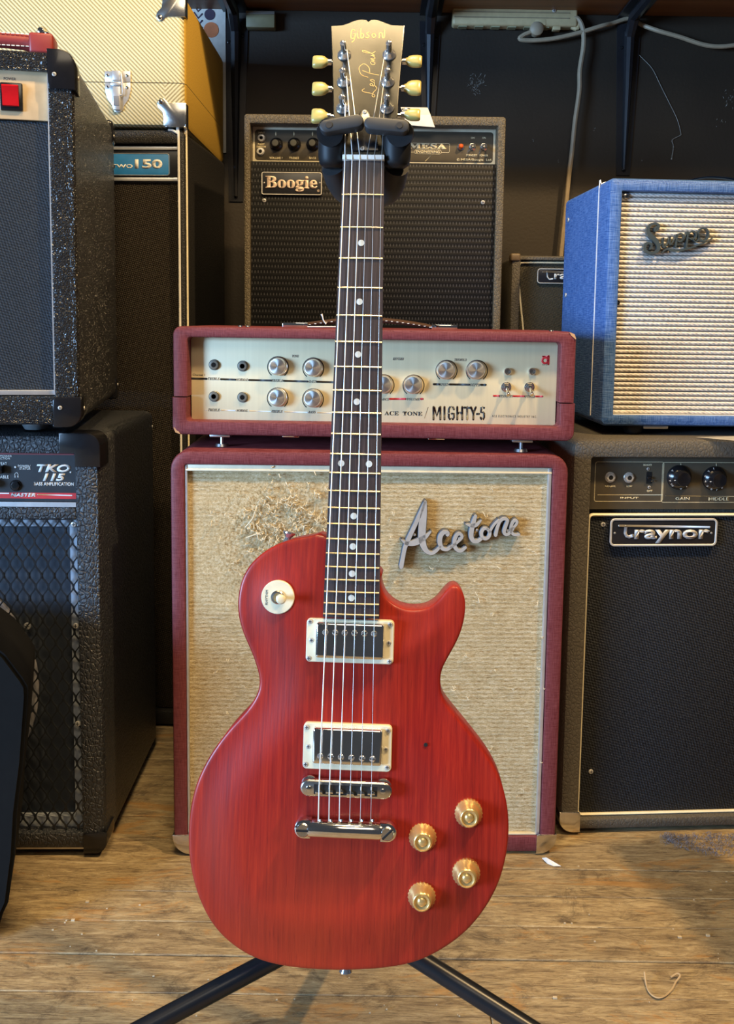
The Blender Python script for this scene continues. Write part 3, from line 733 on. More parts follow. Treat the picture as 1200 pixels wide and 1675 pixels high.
T.part('stencil_gap', bm, M_ACEP)
# red round "a" emblem
q = T.p(891, 589, yP); bm = NB(); R_ = .0042
ribbon(bm, [(q.x+R_*math.cos(t), q.z-.0005+R_*math.sin(t)) for t in [2*pi*i/20 for i in range(21)]], .0032, yP-.0004, yP+.0001, k=1)
ribbon(bm, [(q.x+.0052, q.z+.0060), (q.x+.0052, q.z-.0058)], .0032, yP-.0004, yP+.0001, k=1)
ribbon(bm, [(q.x-.004, q.z+.0055), (q.x+.004, q.z+.0056)], .0022, yP-.0004, yP+.0001, k=1); T.part('emblem', bm, M_RINK, 'red letter emblem')
tx('ace tone', 892, 596.5, 11, 1.8)
# lamp holes and toggles
for px, py in ((829.5, 607.5), (869.4, 607.5)):
    q = T.p(px, py, yP); bm = NB(); lathe(bm, [(.0055, 0), (.0055, -.006), (.0045, -.0072), (.0034, -.0072), (.003, -.003), (0, -.003)], 20, c=(q.x, yP, q.z)); T.part('pilot_socket', bm, [M_NIC])
def toggle(T, px, py, y, s=1, down=True):
    q = T.p(px, py, y); bm = NB()
    lathe(bm, [(.0078*s, 0), (.0078*s, -.001*s), (.0065*s, -.0014*s)], 24, c=(q.x, y, q.z)); lathe(bm, [(.0068*s, -.001*s), (.0068*s, -.0035*s), (.0058*s, -.0042*s)], 6, c=(q.x, y, q.z)); lathe(bm, [(.0042*s, -.004*s), (.0040*s, -.009*s), (.003*s, -.010*s), (0, -.010*s)], 16, c=(q.x, y, q.z))
    o = T.part('toggle_switch', bm, M_NIC); bm = NB(); dz = -.010 if down else .006
    tube(bm, [(q.x, y-.008*s, q.z), (q.x+.0006, y-.015*s, q.z+dz*.45*s), (q.x+.001, y-.024*s, q.z+dz*s), (q.x+.001, y-.0245*s, q.z+dz*1.03*s)], [.0016*s, .0022*s, .0032*s, .001*s], 10, 3); T.part('lever', bm, M_CHR, parent=o)
toggle(T, 827.5, 633, yP); toggle(T, 865.5, 633, yP)
# chipped corners
for px, py, s in ((287, 700, 1), (936, 551, 1)):
    q = T.p(px, py); bm = NB(); sx = -1 if px < 500 else 1; szz = -1 if py > 600 else 1
    x_, z_ = sx*w2, (0 if szz < 0 else H)
    poly_prism([(x_-sx*.0042+sx*.0030, z_-szz*.0015-szz*.010), (x_-sx*.001, z_-szz*.010), (x_-sx*.0035, z_-szz*.0035), (x_-sx*.011, z_-szz*.0008), (x_-sx*.0085, z_-szz*.0055)], -.0006, .004, bm=bm); T.part('worn_corner', bm, M_WOODRAW, 'chipped corner showing raw wood')
# strap handle
yH = .10
def hp(px, py): return T.p(px, py, yH)
bm = NB(); P = [Vector((hp(px, 530).x, yH, H+dz)) for px, dz in ((490, .003), (520, .007), (560, .012), (600, .0135), (640, .012), (690, .006), (712, .002))]
tube(bm, P, [.008, .010, .011, .011, .011, .010, .008], 8, 4, flat=.38); h = T.part('handle_strap', bm, M_BLEA)
bm = NB()
for i in range(26):
    u = i/25; x = P[0].x+(P[-1].x-P[0].x)*u; k = H+.002+.0115*math.sin(pi*u)
    box(bm, x-.0016, x+.0016, yH-.0115, yH-.0105, k-.0006, k+.0003)
T.part('stitching', bm, M_PIP, parent=h, kind='stuff')
for x0, x1 in ((463, 505), (705, 747)):
    bm = NB(); a, b = hp(x0, 535).x, hp(x1, 535).x; box(bm, a, b, yH-.014, yH+.014, H-.001, H+.0075, .0015); T.part('handle_end_cap', bm, M_CHR)
bm = NB(); q = hp(530, 520); tube(bm, [(q.x+.004, yH-.012, H+.006), (q.x, yH-.014, H+.012), (q.x-.0015, yH-.015, H+.018), (q.x-.003, yH-.015, H+.0215)], [.0012, .0010, .0012, .0018], 6, 3); tube(bm, [(q.x-.026, yH-.013, H+.0012), (q.x, yH-.014, H+.0016), (q.x+.028, yH-.013, H+.002)], .0011, 6, 2); T.part('tag_thread', bm, M_PIP, 'knotted white tag thread')
for px in (405, 417, 890): q = hp(px, 533); bm = NB(); lathe(bm, [(.0035, 0), (.003, .0018), (0, .002)], 12); bmesh.ops.transform(bm, matrix=Matrix.Translation((q.x, .03, H)) @ Matrix.Rotation(pi/2, 4, 'X'), verts=bm.verts); T.part('top_stud', bm, M_NIC)
# feet under the head: plate, post, pad
for px in (363, 852):
    q = T.p(px, 716, .03); o = None
    bm = NB(); box(bm, q.x-.016, q.x+.016, .012, .036, -.0045, .001, .001); o = T.part('foot_plate', bm, M_STL)
    bm = NB(); tube(bm, [(q.x, .03, -.004), (q.x, .03, -.0165)], .003, 10); tube(bm, [(q.x, .03, -.0165), (q.x, .03, -.0205)], [.0095, .011], 16); T.part('foot_post', bm, M_STL, parent=o)
for px in (476, 712):
    q = T.p(px, 716, .035); bm = NB(); box(bm, q.x-.012, q.x+.014, .02, .045, -.004, .001, .001); T.part('underside_plate', bm, M_CHR)
for sx in (-.24, .24): foot(T, sx, .21, -.0205, .001, .011)

# ------------------------------------------------------------------ combo with gold-edged panel, behind the headstock
T = Thing('combo_amplifier', 'dark textured combo amplifier with knobs and a serif badge, behind the guitar headstock', 'amplifier', (-.0135, 1.80, .75), -.0104)
w2 = .2500; H = .488
zt, zb = T.p(617, 536, 0).z, T.p(617, 268, 0).z
bm = shell(-w2, w2, 0, H, .006, .27, .0115, .0150, .0175, .02, .055, .003, .002); T.part('case', bm, M_BRN)
yP = .030
a = T.p(412, 212, yP); b = T.p(818, 268, yP)
x0, x1, z0, z1 = -w2+.0120, w2-.0155, T.p(617, 268, yP).z, T.p(617, 211, yP).z
bm = NB(); box(bm, x0, x1, yP, .056, z0, z1+.002, .0005); T.part('control_panel', bm, M_SILV)
PNL = T.part('panel_face', plate(x0+.0045, x1-.0045, z0+.0042, z1-.0035, .006, yP-.0006, yP+.002), M_PANEL)
# ribbed dark grille
bm = NB(); box(bm, -w2+.0118, w2-.0152, .010, .054, .021, z0-.0035, .001); T.part('grille_cloth', bm, M_DASH)
bm = NB(); box(bm, -w2+.0118, w2-.0152, .012, .054, z0-.0035, z0-.0010); T.part('grille_top_rail', bm, M_BPM)
KP = [(.0125, 0), (.0130, -.0012), (.0120, -.0030), (.0085, -.0055), (.0076, -.0062), (.0070, -.0175), (.0064, -.0185), (0, -.0187)]
bm = NB(); lathe(bm, KP, 28, mod=lambda a_, r, yy: 1+(.035*math.cos(a_*14) if r < .0086 and r > .006 and yy < -.006 else 0)); lathe(bm, [(.0063, -.01875), (.0060, -.0192), (0, -.0192)], 20, mi=1)
for i in range(11):
    a_ = math.radians(-60+300*i/10); box(bm, -.0012, .0012, -.0022, -.0016, .0098, .0118, mi=2, M=Matrix.Rotation(a_-pi/2+pi/2, 4, 'Y'))
KB = mk('black_knob', bm, [M_BP, plain('knob_cap_grey', (.12, .115, .09), .35, .6), M_WHT])
yf = yP-.0008
def tx2(s, cx, cy, wd, ht, mat=M_CRM_INK, **k): text(T, s, cx-wd/2, cy-ht/2, cx+wd/2, cy+ht/2, yf, mat, th=.0003, bold=.012, **k)
for i, (px, nm, wd) in enumerate(((451, 'VOLUME 1', 21), (480.5, 'TREBLE', 16), (511, 'BASS', 11), (541, 'MIDDLE', 16), (571, 'MASTER', 16), (600, 'LEAD', 12), (630, 'REVERB', 15))):
    q = T.p(px, 236, yf-.008); q2 = T.p(px, 236, yf); T.inst('knob', KB, (q.x, yf, q.z+.001)); tx2(nm, px, 258.5, wd, 3.6)
    bm = NB(); line(T, bm, [(px, 216.5), (px, 222)], .0022, yf); T.part('pointer_mark', bm, M_CRM_INK)
J2 = jack_mesh(.0085, M_SCR)
for px, py in ((427.5, 226), (426, 248)): q = T.p(px, py, yf); T.inst('jack', J2, (q.x, yf, q.z), sc=.9)
tx2('INPUT', 428, 217, 11, 2.8); tx2('FOOT', 427, 236, 11, 3); tx2('SWITCH', 427, 240.2, 15, 3)
# right side print
for px in (772.5, 791): toggle(T, px, 240, yf, .85, True); tx2('ON', px+.5, 225.5, 6, 3)
q = T.p(753.5, 240, yf); bm = NB(); lathe(bm, [(.0068, 0), (.0068, -.002), (.0055, -.003)], 20, c=(q.x, yf, q.z)); o = T.part('jewel_bezel', bm, M_NIC)
bm = NB(); lathe(bm, [(.0048, -.002), (.0048, -.006), (.0030, -.0095), (0, -.0105)], 12, c=(q.x, yf, q.z)); T.part('jewel', bm, M_AMB, 'amber pilot jewel', parent=o)
tx2('STANDBY', 771, 254, 18, 3.4); tx2('POWER', 791, 254.4, 14, 3.4); tx2('MESA/Boogie  Ltd.', 779, 261.7, 51, 4.6); tx2('\u00a9', 749, 261.2, 4.5, 4.5)
text(T, SER('MESA'), 668, 234.5, 730, 243.5, yf, M_CRM_INK, th=.0003, bold=.03)
a = T.p(664, 233.5, yf); b = T.p(735, 250, yf); T.part('print_frame', frame(a.x, b.x, b.z, a.z, .003, .0007, yf-.0003, yf+.0002), M_CRM_INK)
a = T.p(677.5, 244.5, yf); b = T.p(721.5, 252.5, yf); T.part('print_plate', plate(a.x, b.x, b.z, a.z, .004, yf-.0004, yf+.0002, e=.0001), M_PANEL); T.part('print_frame', frame(a.x, b.x, b.z, a.z, .004, .0006, yf-.0006, yf+.0002, e=.0001), M_CRM_INK)
text(T, 'ENGINEERING', 680, 246.5, 719, 250.6, yf-.0003, M_CRM_INK, th=.0004, bold=.02)
bm = NB(); line(T, bm, [(695, 264), (705, 254)], .0005, yf); T.part('scratch', bm, M_CRM_INK)
# badge
yb = .006; a = T.p(427.5, 281, yb); b = T.p(526, 319.5, yb)
bd = T.part('badge', plate(a.x, b.x, b.z, a.z, .004, yb, .011), M_BADGE, 'black badge with serif lettering'); T.part('badge_border', frame(a.x, b.x, b.z, a.z, .004, .0016, yb-.0006, yb+.001), M_PIP, parent=bd)
text(T, SER('Boogie'), 434, 288, 519, 314, yb, M_BOOGL, th=.0012, bold=.02, name='badge_lettering', parent=bd); text(T, '\u00ae', 518.5, 310, 522.5, 314, yb, M_BOOGL, parent=bd)
for px in (432, 523): q = T.p(px, 299, yb); T.inst('screw', SCREW, (q.x, yb, q.z), sc=.5, parent=bd)
for px, py in ((432, 328), (789.5, 331)): q = T.p(px, py, .010); T.inst('screw', SCREWB, (q.x, .010, q.z), sc=.9)
for sx in (-.2, .2):
    for yy in (.04, .23): foot(T, sx, yy, -.012, .002)
# white paper tag on top
P0 = T
T = Thing('price_tag', 'folded white paper tag hanging over the top edge of the dark combo beside the headstock', 'paper tag', (P0.M @ P0.p(688, 190)).to_tuple(), -.0104)
a, b, c, d = T.p(664, 204, -.004), T.p(711, 208, -.003), T.p(699, 176, .02), T.p(655, 172, .02)
zt = (P0.M @ Vector((0, 0, P0.e.get('h', .488)))).z - T.e.location.z
bm = NB()
def quad(bm, *v, th=.0005):
    f = bm.faces.new([bm.verts.new(q) for q in v]); r = bmesh.ops.extrude_face_region(bm, geom=[f])
    for g in r['geom']:
        if isinstance(g, bmesh.types.BMVert): g.co.y += th; g.co.z -= th*.5
quad(bm, (a.x, -.003, a.z), (b.x, -.003, b.z), (T.p(704, 187, -.001).x, -.001, zt+.0015), (T.p(660, 187, -.001).x, -.001, zt+.0015))
quad(bm, (T.p(660, 187, -.001).x, -.001, zt+.0015), (T.p(704, 187, -.001).x, -.001, zt+.0015), (T.p(699, 177, .03).x, .03, zt+.022), (T.p(655, 177, .03).x, .03, zt+.022))
fixn(bm); T.part('sheet', bm, M_PAPER, smooth=False)
q = T.p(664, 180, .0); bm = NB(); tube(bm, [(q.x+.008*math.cos(2*pi*i/12), -.006+.003*math.sin(2*pi*i/12), q.z+.0025*math.sin(2*pi*i/12)) for i in range(13)], .0010, 6); T.part('wire_ring', bm, M_CHR)
# riser the combo stands on
T = Thing('riser_crate', 'plain black crate mostly hidden behind the burgundy cabinet, carrying the dark combo', 'crate', (-.01, 1.84, 0))
bm = NB(); box(bm, -.30, .27, 0, .30, .012, .738, .004); T.part('body', bm, M_BPM)
for sx in (-.26, .23): foot(T, sx, .05, 0, .013, .02); foot(T, sx, .26, 0, .013, .02)

# ------------------------------------------------------------------ small tan-edged combo behind, right
T = Thing('small_combo_amplifier', 'small olive grey combo with yellow piping tucked between the dark combo and the blue amplifier', 'amplifier', (atY(833, 540, 1.86).x, 1.86, .50), -.01)
M_ = T.M
zt = T.p(870, 418).z; bl = T.p(848, 450).x-T.p(833, 450).x
lean = .0
bm = shell(0, .34, 0, zt, .012, .22, bl, .02, .006, .02, .012, .008, .006)
# cabinet front leans: narrower at the top-left because the whole box tips sideways slightly
T.part('case', bm, M_GRY)
gp = [T.p(848, 445), T.p(856, 541)]
SK = Matrix.Identity(4)
bm = NB(); box(bm, bl, .325, .010, .018, .02, zt-.006); T.part('grille_cloth', bm, M_SMG)
P = [T.p(940, 430, .006), T.p(858, 429.5, .006), T.p(850, 432, .006), T.p(847.5, 440, .006), T.p(848, 460, .006), T.p(851, 495, .006), T.p(856, 545, .006), T.p(860, 600, .006)]
bm = NB(); tube(bm, P, .0019, 6, 3); T.part('piping', bm, M_GPIP)
bm = NB(); q = T.p(841, 422); box(bm, -.002, .018, -.003, .03, zt-.012, zt+.004, .004, 3); T.part('corner_guard', bm, plain('tan_corner', (.14, .10, .06), .5))
yb = .004; a = T.p(879, 439, yb); b = T.p(985, 465, yb)
bd = T.part('badge', plate(a.x, b.x, b.z, a.z, .006, yb, .011), M_BADGE, 'badge with lower-case lettering'); T.part('badge_border', frame(a.x, b.x, b.z, a.z, .006, .0015, yb-.0006, yb+.001), M_PIP, parent=bd)
text(T, 'raynor', 906, 448, 976, 461, yb, M_PIP, bold=.03, th=.001, name='badge_lettering', parent=bd)
bm = NB(); line(T, bm, [(887, 445), (975, 445)], .0014, yb, .001); line(T, bm, [(894, 445), (895, 453), (898, 457), (904, 456)], .0026, yb, .001); T.part('badge_lettering', bm, M_PIP, parent=bd)
T = Thing('riser_box', 'low black box hidden behind the right-hand amplifiers, carrying the small olive grey combo', 'crate', (atY(833, 540, 1.86).x+.01, 1.87, 0))
bm = NB(); box(bm, 0, .32, 0, .2, 0, .499, .004); T.part('body', bm, M_BPM)

# ------------------------------------------------------------------ grey combo on the floor, right
YT = .0712
T = Thing('grey_combo_amplifier', 'grey leatherette combo with cream piping and a rounded badge, on the floor at the right', 'amplifier', (.3128, 1.4479, 0), YT)
W_T = .60; H = .665
bl = .0300; zpt = T.p(1080, 755, .0).z
bm = shell(0, W_T, .006, H, .014, .30, bl, .03, .0290, .0200, .030, .010, .004); T.part('case', bm, M_GRY)
yP = .022
zp = T.p(1050, 833, yP).z; ztop = T.p(1050, 750, yP).z
bm = NB(); box(bm, bl-.001, W_T-.03+.001, yP, .034, zp, H-.028, .0005); T.part('control_panel', bm, M_PANEL)
zg = T.p(1050, 846, .012).z
bm = NB(); box(bm, bl-.0005, W_T-.0295, .014, .034, .0255, zg, .001); T.part('grille_cloth', bm, M_TRG)
# piping frame around the grille
x0 = bl+.0005; x1 = W_T-.0305
bm = frame(x0, x1, .0265, zg+.006, .010, .0042, .0095, .016, .0018, 5); T.part('piping', bm, M_GPIP)
corner_guard(T, 0, .006, -1, -1, .034, .022, .03, M_NIC, .0014, scr=0)
def tx3(s, cx, cy, wd, ht, mat=M_CRM_INK, **k): text(T, s, cx-wd/2, cy-ht/2, cx+wd/2, cy+ht/2, yP, mat, th=.0003, bold=.02, **k)
a = T.p(973.5, 755, yP); b = T.p(1083, 820.5, yP); T.part('print_frame', frame(a.x, b.x, b.z, a.z, .004, .0007, yP-.0003, yP+.0002, e=.0001), M_CRM_INK)
a = T.p(1083.5, 756, yP); b = T.p(1420, 822, yP); T.part('print_frame', frame(a.x, b.x, b.z, a.z, .004, .0007, yP-.0003, yP+.0002, e=.0001), M_CRM_INK)
bm = NB(); line(T, bm, [(977, 809.5), (1083, 809.5)], .0007, yP); line(T, bm, [(1088, 811), (1300, 813)], .0007, yP); T.part('print_line', bm, M_CRM_INK)
J3 = jack_mesh(.0088, M_SCR, True)
for px, py in ((997.5, 780.5), (1028, 781)): q = T.p(px, py, yP); T.inst('jack', J3, (q.x, yP, q.z))
tx3('NORMAL', 998, 795.5, 17, 3); tx3('LOW', 1029, 795.5, 9, 3); tx3('BOOST', 1059, 760.5, 14, 3); tx3('OFF', 1062, 803, 9, 3.4); tx3('INPUT', 1029, 814.5, 30, 3)
for px, py in ((1059.8, 767), (1061.5, 797)): q = T.p(px, py, yP); T.inst('screw', SCREW, (q.x, yP, q.z), sc=.9)
a = T.p(1057, 772, yP); b = T.p(1065, 791, yP); bm = NB(); box(bm, a.x, b.x, yP-.0006, yP+.0005, b.z, a.z); o = T.part('slide_slot', bm, M_HOLE)
q = T.p(1060, 779, yP); bm = NB(); box(bm, q.x-.003, q.x+.003, yP-.006, yP, q.z-.004, q.z, .0006); T.part('slide_lever', bm, M_BP, parent=o)
q = T.p(1063, 786, yP); bm = NB(); box(bm, q.x, q.x+.006, yP-.004, yP, q.z-.0008, q.z+.0008, .0003); T.part('bright_tab', bm, M_CHR, parent=o)
KT = [(.0205, 0), (.0205, -.0025), (.0195, -.0040), (.0150, -.0085), (.0130, -.0100), (.0118, -.0205), (.0110, -.0216), (.0104, -.0214), (0, -.0212)]
bm = NB(); lathe(bm, KT, 32); box(bm, -.014, -.009, -.017, -.006, -.0022, .0022, .001, M=Matrix.Rotation(math.radians(0), 4, 'Y')); box(bm, -.0145, -.0120, -.0172, -.0165, -.0006, .0006, mi=1)
KTM = mk('pointer_knob', bm, [M_BP, M_WHT])
for px, py, nm, r0, num0 in ((1113, 782, 'GAIN', -20, 1), (1171, 784, 'MIDDLE', -35, 0), (1232, 786, 'TREBLE', 0, 0)):
    q = T.p(px, py, yP-.008); kn = T.inst('knob', KTM, (q.x, yP, q.z), (0, math.radians(-10), 0))
    tx3(nm, px+3-(0 if nm == 'GAIN' else -1), 815.5+(px-1113)*.01, 23 if nm == 'GAIN' else 33, 5)
    bm = NB(); line(T, bm, [(px, 758), (px, 762)], .0012, yP); T.part('pointer_mark', bm, M_CRM_INK)
    digs = [(-52, '1'), (-85, '0'), (-140, '10'), (-165, '9'), (168, '8'), (140, '7')] if nm == 'GAIN' else [(-52, '8'), (-82, '7'), (-112, '6'), (-140, '5'), (-168, '4'), (165, '3'), (135, '2'), (105, '1')]
    for an, s in digs:
        cu = bpy.data.curves.new('t', 'FONT'); cu.body = s; cu.size = .0065; cu.align_x = 'CENTER'; cu.align_y = 'CENTER'; cu.offset = .0001; cu.resolution_u = 2; ob = bpy.data.objects.new('t', cu); COL.objects.link(ob)
        me = bpy.data.meshes.new_from_object(ob.evaluated_get(bpy.context.evaluated_depsgraph_get())); bpy.data.objects.remove(ob)
        A = math.radians(an); M2 = Matrix.Translation((q.x+.0172*math.cos(A), yP-.0068, q.z+.0172*math.sin(A))) @ Matrix.Rotation(pi/2-.0, 4, 'X') @ Matrix.Rotation(A-pi/2 if math.sin(A) > 0 else A+pi/2+(pi if nm != 'GAIN' else 0)*0, 4, 'Z')
        me.transform(M2)
        if not me.materials: me.materials.append(M_WHT)
        o = bpy.data.objects.new('dial_number', me); COL.objects.link(o); o.parent = T.e
# badge
yb = .006; a = T.p(998, 848, yb); b = T.p(1171, 893, yb)
bd = T.part('badge', plate(a.x, b.x, b.z, a.z, .008, yb, .014), M_BADGE, 'black badge with silver lower-case lettering'); T.part('badge_border', frame(a.x, b.x, b.z, a.z, .008, .0034, yb-.0012, yb+.001), M_LET, parent=bd)
text(T, 'raynor', 1037, 866, 1160, 888, yb, M_LET, bold=.03, th=.0014, name='badge_lettering', parent=bd)
bm = NB(); line(T, bm, [(1012, 859.8), (1160, 862)], .0032, yb, .0014); line(T, bm, [(1023, 861), (1022, 872), (1024, 876.5), (1028, 878), (1034, 876)], .0050, yb, .0014); T.part('badge_lettering', bm, M_LET, parent=bd)
for px in (1005, 1163): q = T.p(px, 872, yb); T.inst('screw', SCREW, (q.x, yb, q.z), sc=.6, parent=bd)
for px, py in ((986, 858), (966, 1262)): q = T.p(px, py, .014); T.inst('screw', SCREWB, (q.x, .014, q.z), sc=.9)
for xx in (.06, .54):
    for yy in (.05, .26): foot(T, xx, yy, 0, .008, .014)
TG = T
# white sheet lying on its top, sticking out
T = Thing('paper_sheet', 'white paper sheet poking out from under the blue amplifier on top of the grey combo', 'paper', (.52, 1.458, .6665), YT)
P = [T.p(1146, 715.5, 0), T.p(1212, 726, -.014), T.p(1290, 722, -.010), T.p(1290, 708, .05)]
bm = NB(); quad(bm, (P[0].x, .02, .0012), (P[1].x, -.030, .0006), (.16, -.028, .0009), (.16, .05, .0014), th=.0); T.part('sheet', bm, M_PAPER, smooth=False)

# ------------------------------------------------------------------ blue combo on top of it
T = Thing('blue_combo_amplifier', 'blue linen-covered combo with ribbed cream grille and dark script badge, on the grey combo', 'amplifier', (.3660, 1.500, .681), .052)
W_S = .42; H = .401; D = .285
bm = shell(0, W_S, 0, H, .011, D, .0215, .022, .0205, .0185, .020, .010, .002); T.part('case', bm, M_BLU)
bm = NB(); box(bm, .021, W_S-.0215, .0142, .022, .018, H-.020); T.part('grille_board', bm, plain('shadow_cloth', (.16, .14, .12), .8))
bm = NB(); n = 47; z0, z1 = .0190, H-.0210; st = (z1-z0)/n
for i in range(n):
    zc0 = z0+st*i
    L = [[(x, .014+dy, zc0+st*f) for f, dy in ((.10, .0005), (.22, -.0020), (.5, -.0032), (.78, -.0020), (.90, .0005))] for x in (.0218, W_S-.0222)]
    A = [bm.verts.new(q) for q in L[0]]; B = [bm.verts.new(q) for q in L[1]]
    for j in range(4): bm.faces.new((A[j], B[j], B[j+1], A[j+1]))
T.part('ribbed_cloth', bm, M_SUPG, kind='stuff')
bm = NB(); box(bm, .0216, W_S-.0222, .004, .012, .0183, .0196); T.part('lower_piping', bm, M_PIP)
for px, py in ((1024, 321), (1009, 495), (997, 663)):
    q = T.p(px, py, .011); T.inst('screw', screw_mesh(.0055, M_NIC, .003) if py == 321 else bpy.data.meshes['screw.002'] if 'screw.002' in bpy.data.meshes else SCREWB, (q.x, .0105, q.z))
# white seam line on the side and bolts
bm = NB(); tube(bm, [(.010, .055, H+.0004), (.003, .055, H-.003), (-.0004, .056, H-.012), (-.0006, .056, H*.5), (-.0006, .056, .012)], .0010, 6, 4); T.part('side_piping', bm, M_PIP)
for zz in (.36, .22, .06): T.inst('screw', SCREWB, (-.0005, D-.035, zz), (0, 0, -pi/2))
# script badge: strokes traced in its plane
def zs(l): return [(1000+x/6, 280+y/6) for x, y in l]
S = [(zs([(440, 548), (425, 565), (432, 585), (458, 560), (455, 525), (420, 515), (375, 530), (355, 575), (370, 620), (415, 665), (455, 720), (455, 770), (420, 800), (365, 800), (325, 770), (330, 720), (365, 705), (392, 730), (375, 765)]), [4, 4, 4, 4, 4.5, 4.5, 5, 6, 8, 9, 8, 6, 5, 5, 5.5, 5, 4.5, 4, 3]),
     (zs([(475, 735), (500, 690), (508, 650), (503, 700), (508, 745), (530, 735), (560, 690), (572, 640), (568, 700), (575, 725)]), [2.5, 3, 4.5, 5, 4, 3, 3.5, 4.5, 5, 3]),
     (zs([(575, 725), (610, 680), (638, 620), (632, 700), (628, 745)]), [2, 3, 4.5, 5, 4]),
     (zs([(640, 640), (670, 612), (705, 630), (705, 665), (670, 690), (640, 680)]), [3, 4, 4.5, 4.5, 4, 3]),
     (zs([(690, 690), (720, 640), (745, 595), (740, 680), (728, 752)]), [2, 3, 4.5, 5, 4]),
     (zs([(750, 620), (790, 590), (825, 610), (825, 645), (790, 668), (755, 655)]), [3, 4, 4.5, 4.5, 4, 3]),
     (zs([(790, 668), (825, 690), (855, 660), (850, 600), (880, 565), (925, 565), (950, 600), (940, 655), (900, 685), (865, 665), (850, 620)]), [2.5, 3, 3.5, 4, 4.5, 4.5, 4.5, 5, 4.5, 4, 3.5]),
     (zs([(495, 800), (540, 765), (600, 778), (680, 775), (780, 750), (860, 720), (940, 690), (1015, 640)]), [1.5, 5, 6, 6.5, 5, 4, 2.5, 1])]
bm = NB()
for P, Wd in S: ribbon(bm, [(T.p(a, b, .002).x, T.p(a, b, .002).z) for a, b in P], [q*(.00085 if len(P) > 15 else .00056) for q in Wd], .001, .009)
T.part('script_badge', bm, plain('gunmetal_badge', (.09, .12, .13), .35, .5), 'dark metallic script badge', smooth=False)
# strap handle on top
bm = NB(); tube(bm, [(.115, .10, H+.001), (.14, .10, H+.006), (.18, .10, H+.017), (.21, .10, H+.020), (.25, .10, H+.016), (.30, .10, H+.002)], .0105, 8, 4, flat=.22); T.part('handle_strap', bm, M_BP)
bm = NB(); box(bm, .088, .150, .088, .112, H-.001, H+.0035, .001); T.part('handle_end_cap', bm, M_BLEA)
for xx in (.065, .35):
    for yy in (.03, .25): foot(T, xx, yy, -.0150, .002, .016, M_BPM)
q = T.p(1071, 701, .02); bm = NB(); box(bm, q.x-.021, q.x+.022, .018, .04, -.0065, .001, .002); T.part('nameplate_foot', bm, M_STL, 'pale metal foot plate')

# ------------------------------------------------------------------ tall cabinet with blue badge, far left
T = Thing('bass_cabinet', 'tall black cabinet with blue number badge and white piped edges under the tweed case', 'speaker cabinet', (-.3835, 1.830, 0), -.053)
H = 1.212; W_G = .52
bm = shell(-W_G, 0, .004, H, .013, .355, .016, .0135, .026, .03, .018, .005, .003); T.part('case', bm, tolex('smooth_black_vinyl', (.010, .010, .010), (.022, .021, .020), 300, .42, .5, .001))
yb = .010
zs1 = T.p(260, 246, yb).z; zs2 = T.p(260, 294, yb).z
bm = NB(); box(bm, -W_G+.017, -.0145, .012, .03, zs2-.006, H-.0265, .001); T.part('header_board', bm, M_BADGE)
bm = NB(); box(bm, -W_G+.017, -.0145, .014, .03, .036, zs2-.004); T.part('grille_cloth', bm, M_GRG)
for py0, py1 in ((240, 245.5), (291, 296.5)):
    a = T.p(284, py1, yb); b = T.p(284, py0, yb); bm = NB(); box(bm, -W_G+.018, -.0165, yb-.002, .014, a.z, b.z, .0006); T.part('trim_strip', bm, M_ALU)
a = T.p(100, 287, yb); b = T.p(277, 252, yb)
bd = T.part('badge', plate(a.x, b.x, T.p(230, 287, yb).z, T.p(230, 251, yb).z, .005, yb-.001, .0125), M_BLUEB, 'blue badge'); T.part('badge_border', frame(a.x, b.x, T.p(230, 287, yb).z, T.p(230, 251, yb).z, .005, .0012, yb-.0016, yb, e=.0003), M_ALU, parent=bd)
text(T, 'GROUP TWO', 132, 268.5, 217, 275, yb-.001, M_WHT, bold=.03, name='badge_lettering', parent=bd); text(T, '150', 220.5, 260.5, 265.5, 276, yb-.001, M_WHT, bold=.04, name='badge_lettering', parent=bd)
for xx, yy in ((-.0115, -.0004), (.0004, .012)):
    bm = NB(); tube(bm, [(xx-.02, yy+.0005, H-.0008), (xx-.010, yy, H-.002), (xx-.003, yy, H-.008), (xx, yy, H-.020), (xx, yy, H*.5), (xx, yy, .02)], .0024, 8, 4); T.part('piping', bm, M_PIP if xx < 0 else M_GPIP)
for xx in (-.06, -.46):
    for yy in (.04, .3): foot(T, xx, yy, 0, .006, .018)

# ------------------------------------------------------------------ tweed case on top of it
T = Thing('tweed_case', 'yellow tweed hard case with diagonal stripes and chrome latch on the tall cabinet', 'case', (-.3800, 1.825, 1.213), .0)
W_C = .56; Hc = .252; D = .445; sm = T.p(250, 135.5, 0).z
def rbx(z0, z1, top, mats):
    bm = NB(); r = .011
    def lp(ins, z): return [(x, y_, z) for x, y_ in rr(-W_C+ins, -ins, ins, D-ins, max(.014-ins, .001), 5)]
    L = [lp(r, z0), lp(r*.3, z0+r*.3), lp(0, z0+r), lp(0, z1)] if not top else [lp(0, z0), lp(0, z1-r), lp(r*.3, z1-r*.3), lp(r, z1)]
    loft(bm, L); fixn(bm)
    bm.normal_update()
    for f in bm.faces:
        if f.normal.x > .75: f.material_index = 1
    return bm
T.part('case_bottom', rbx(.004, sm-.0008, False, 0), [M_TW, M_TWS]); T.part('case_lid', rbx(sm+.0008, Hc, True, 0), [M_TW, M_TWS])
bm = NB(); box(bm, -W_C+.003, -.003, .003, D-.003, sm-.0009, sm+.0009); T.part('closing_seam', bm, plain('dark_tan_seam', (.12, .08, .03), .6))
M_LATCH = plain('latch_chrome', (.74, .73, .71), .28, .65)
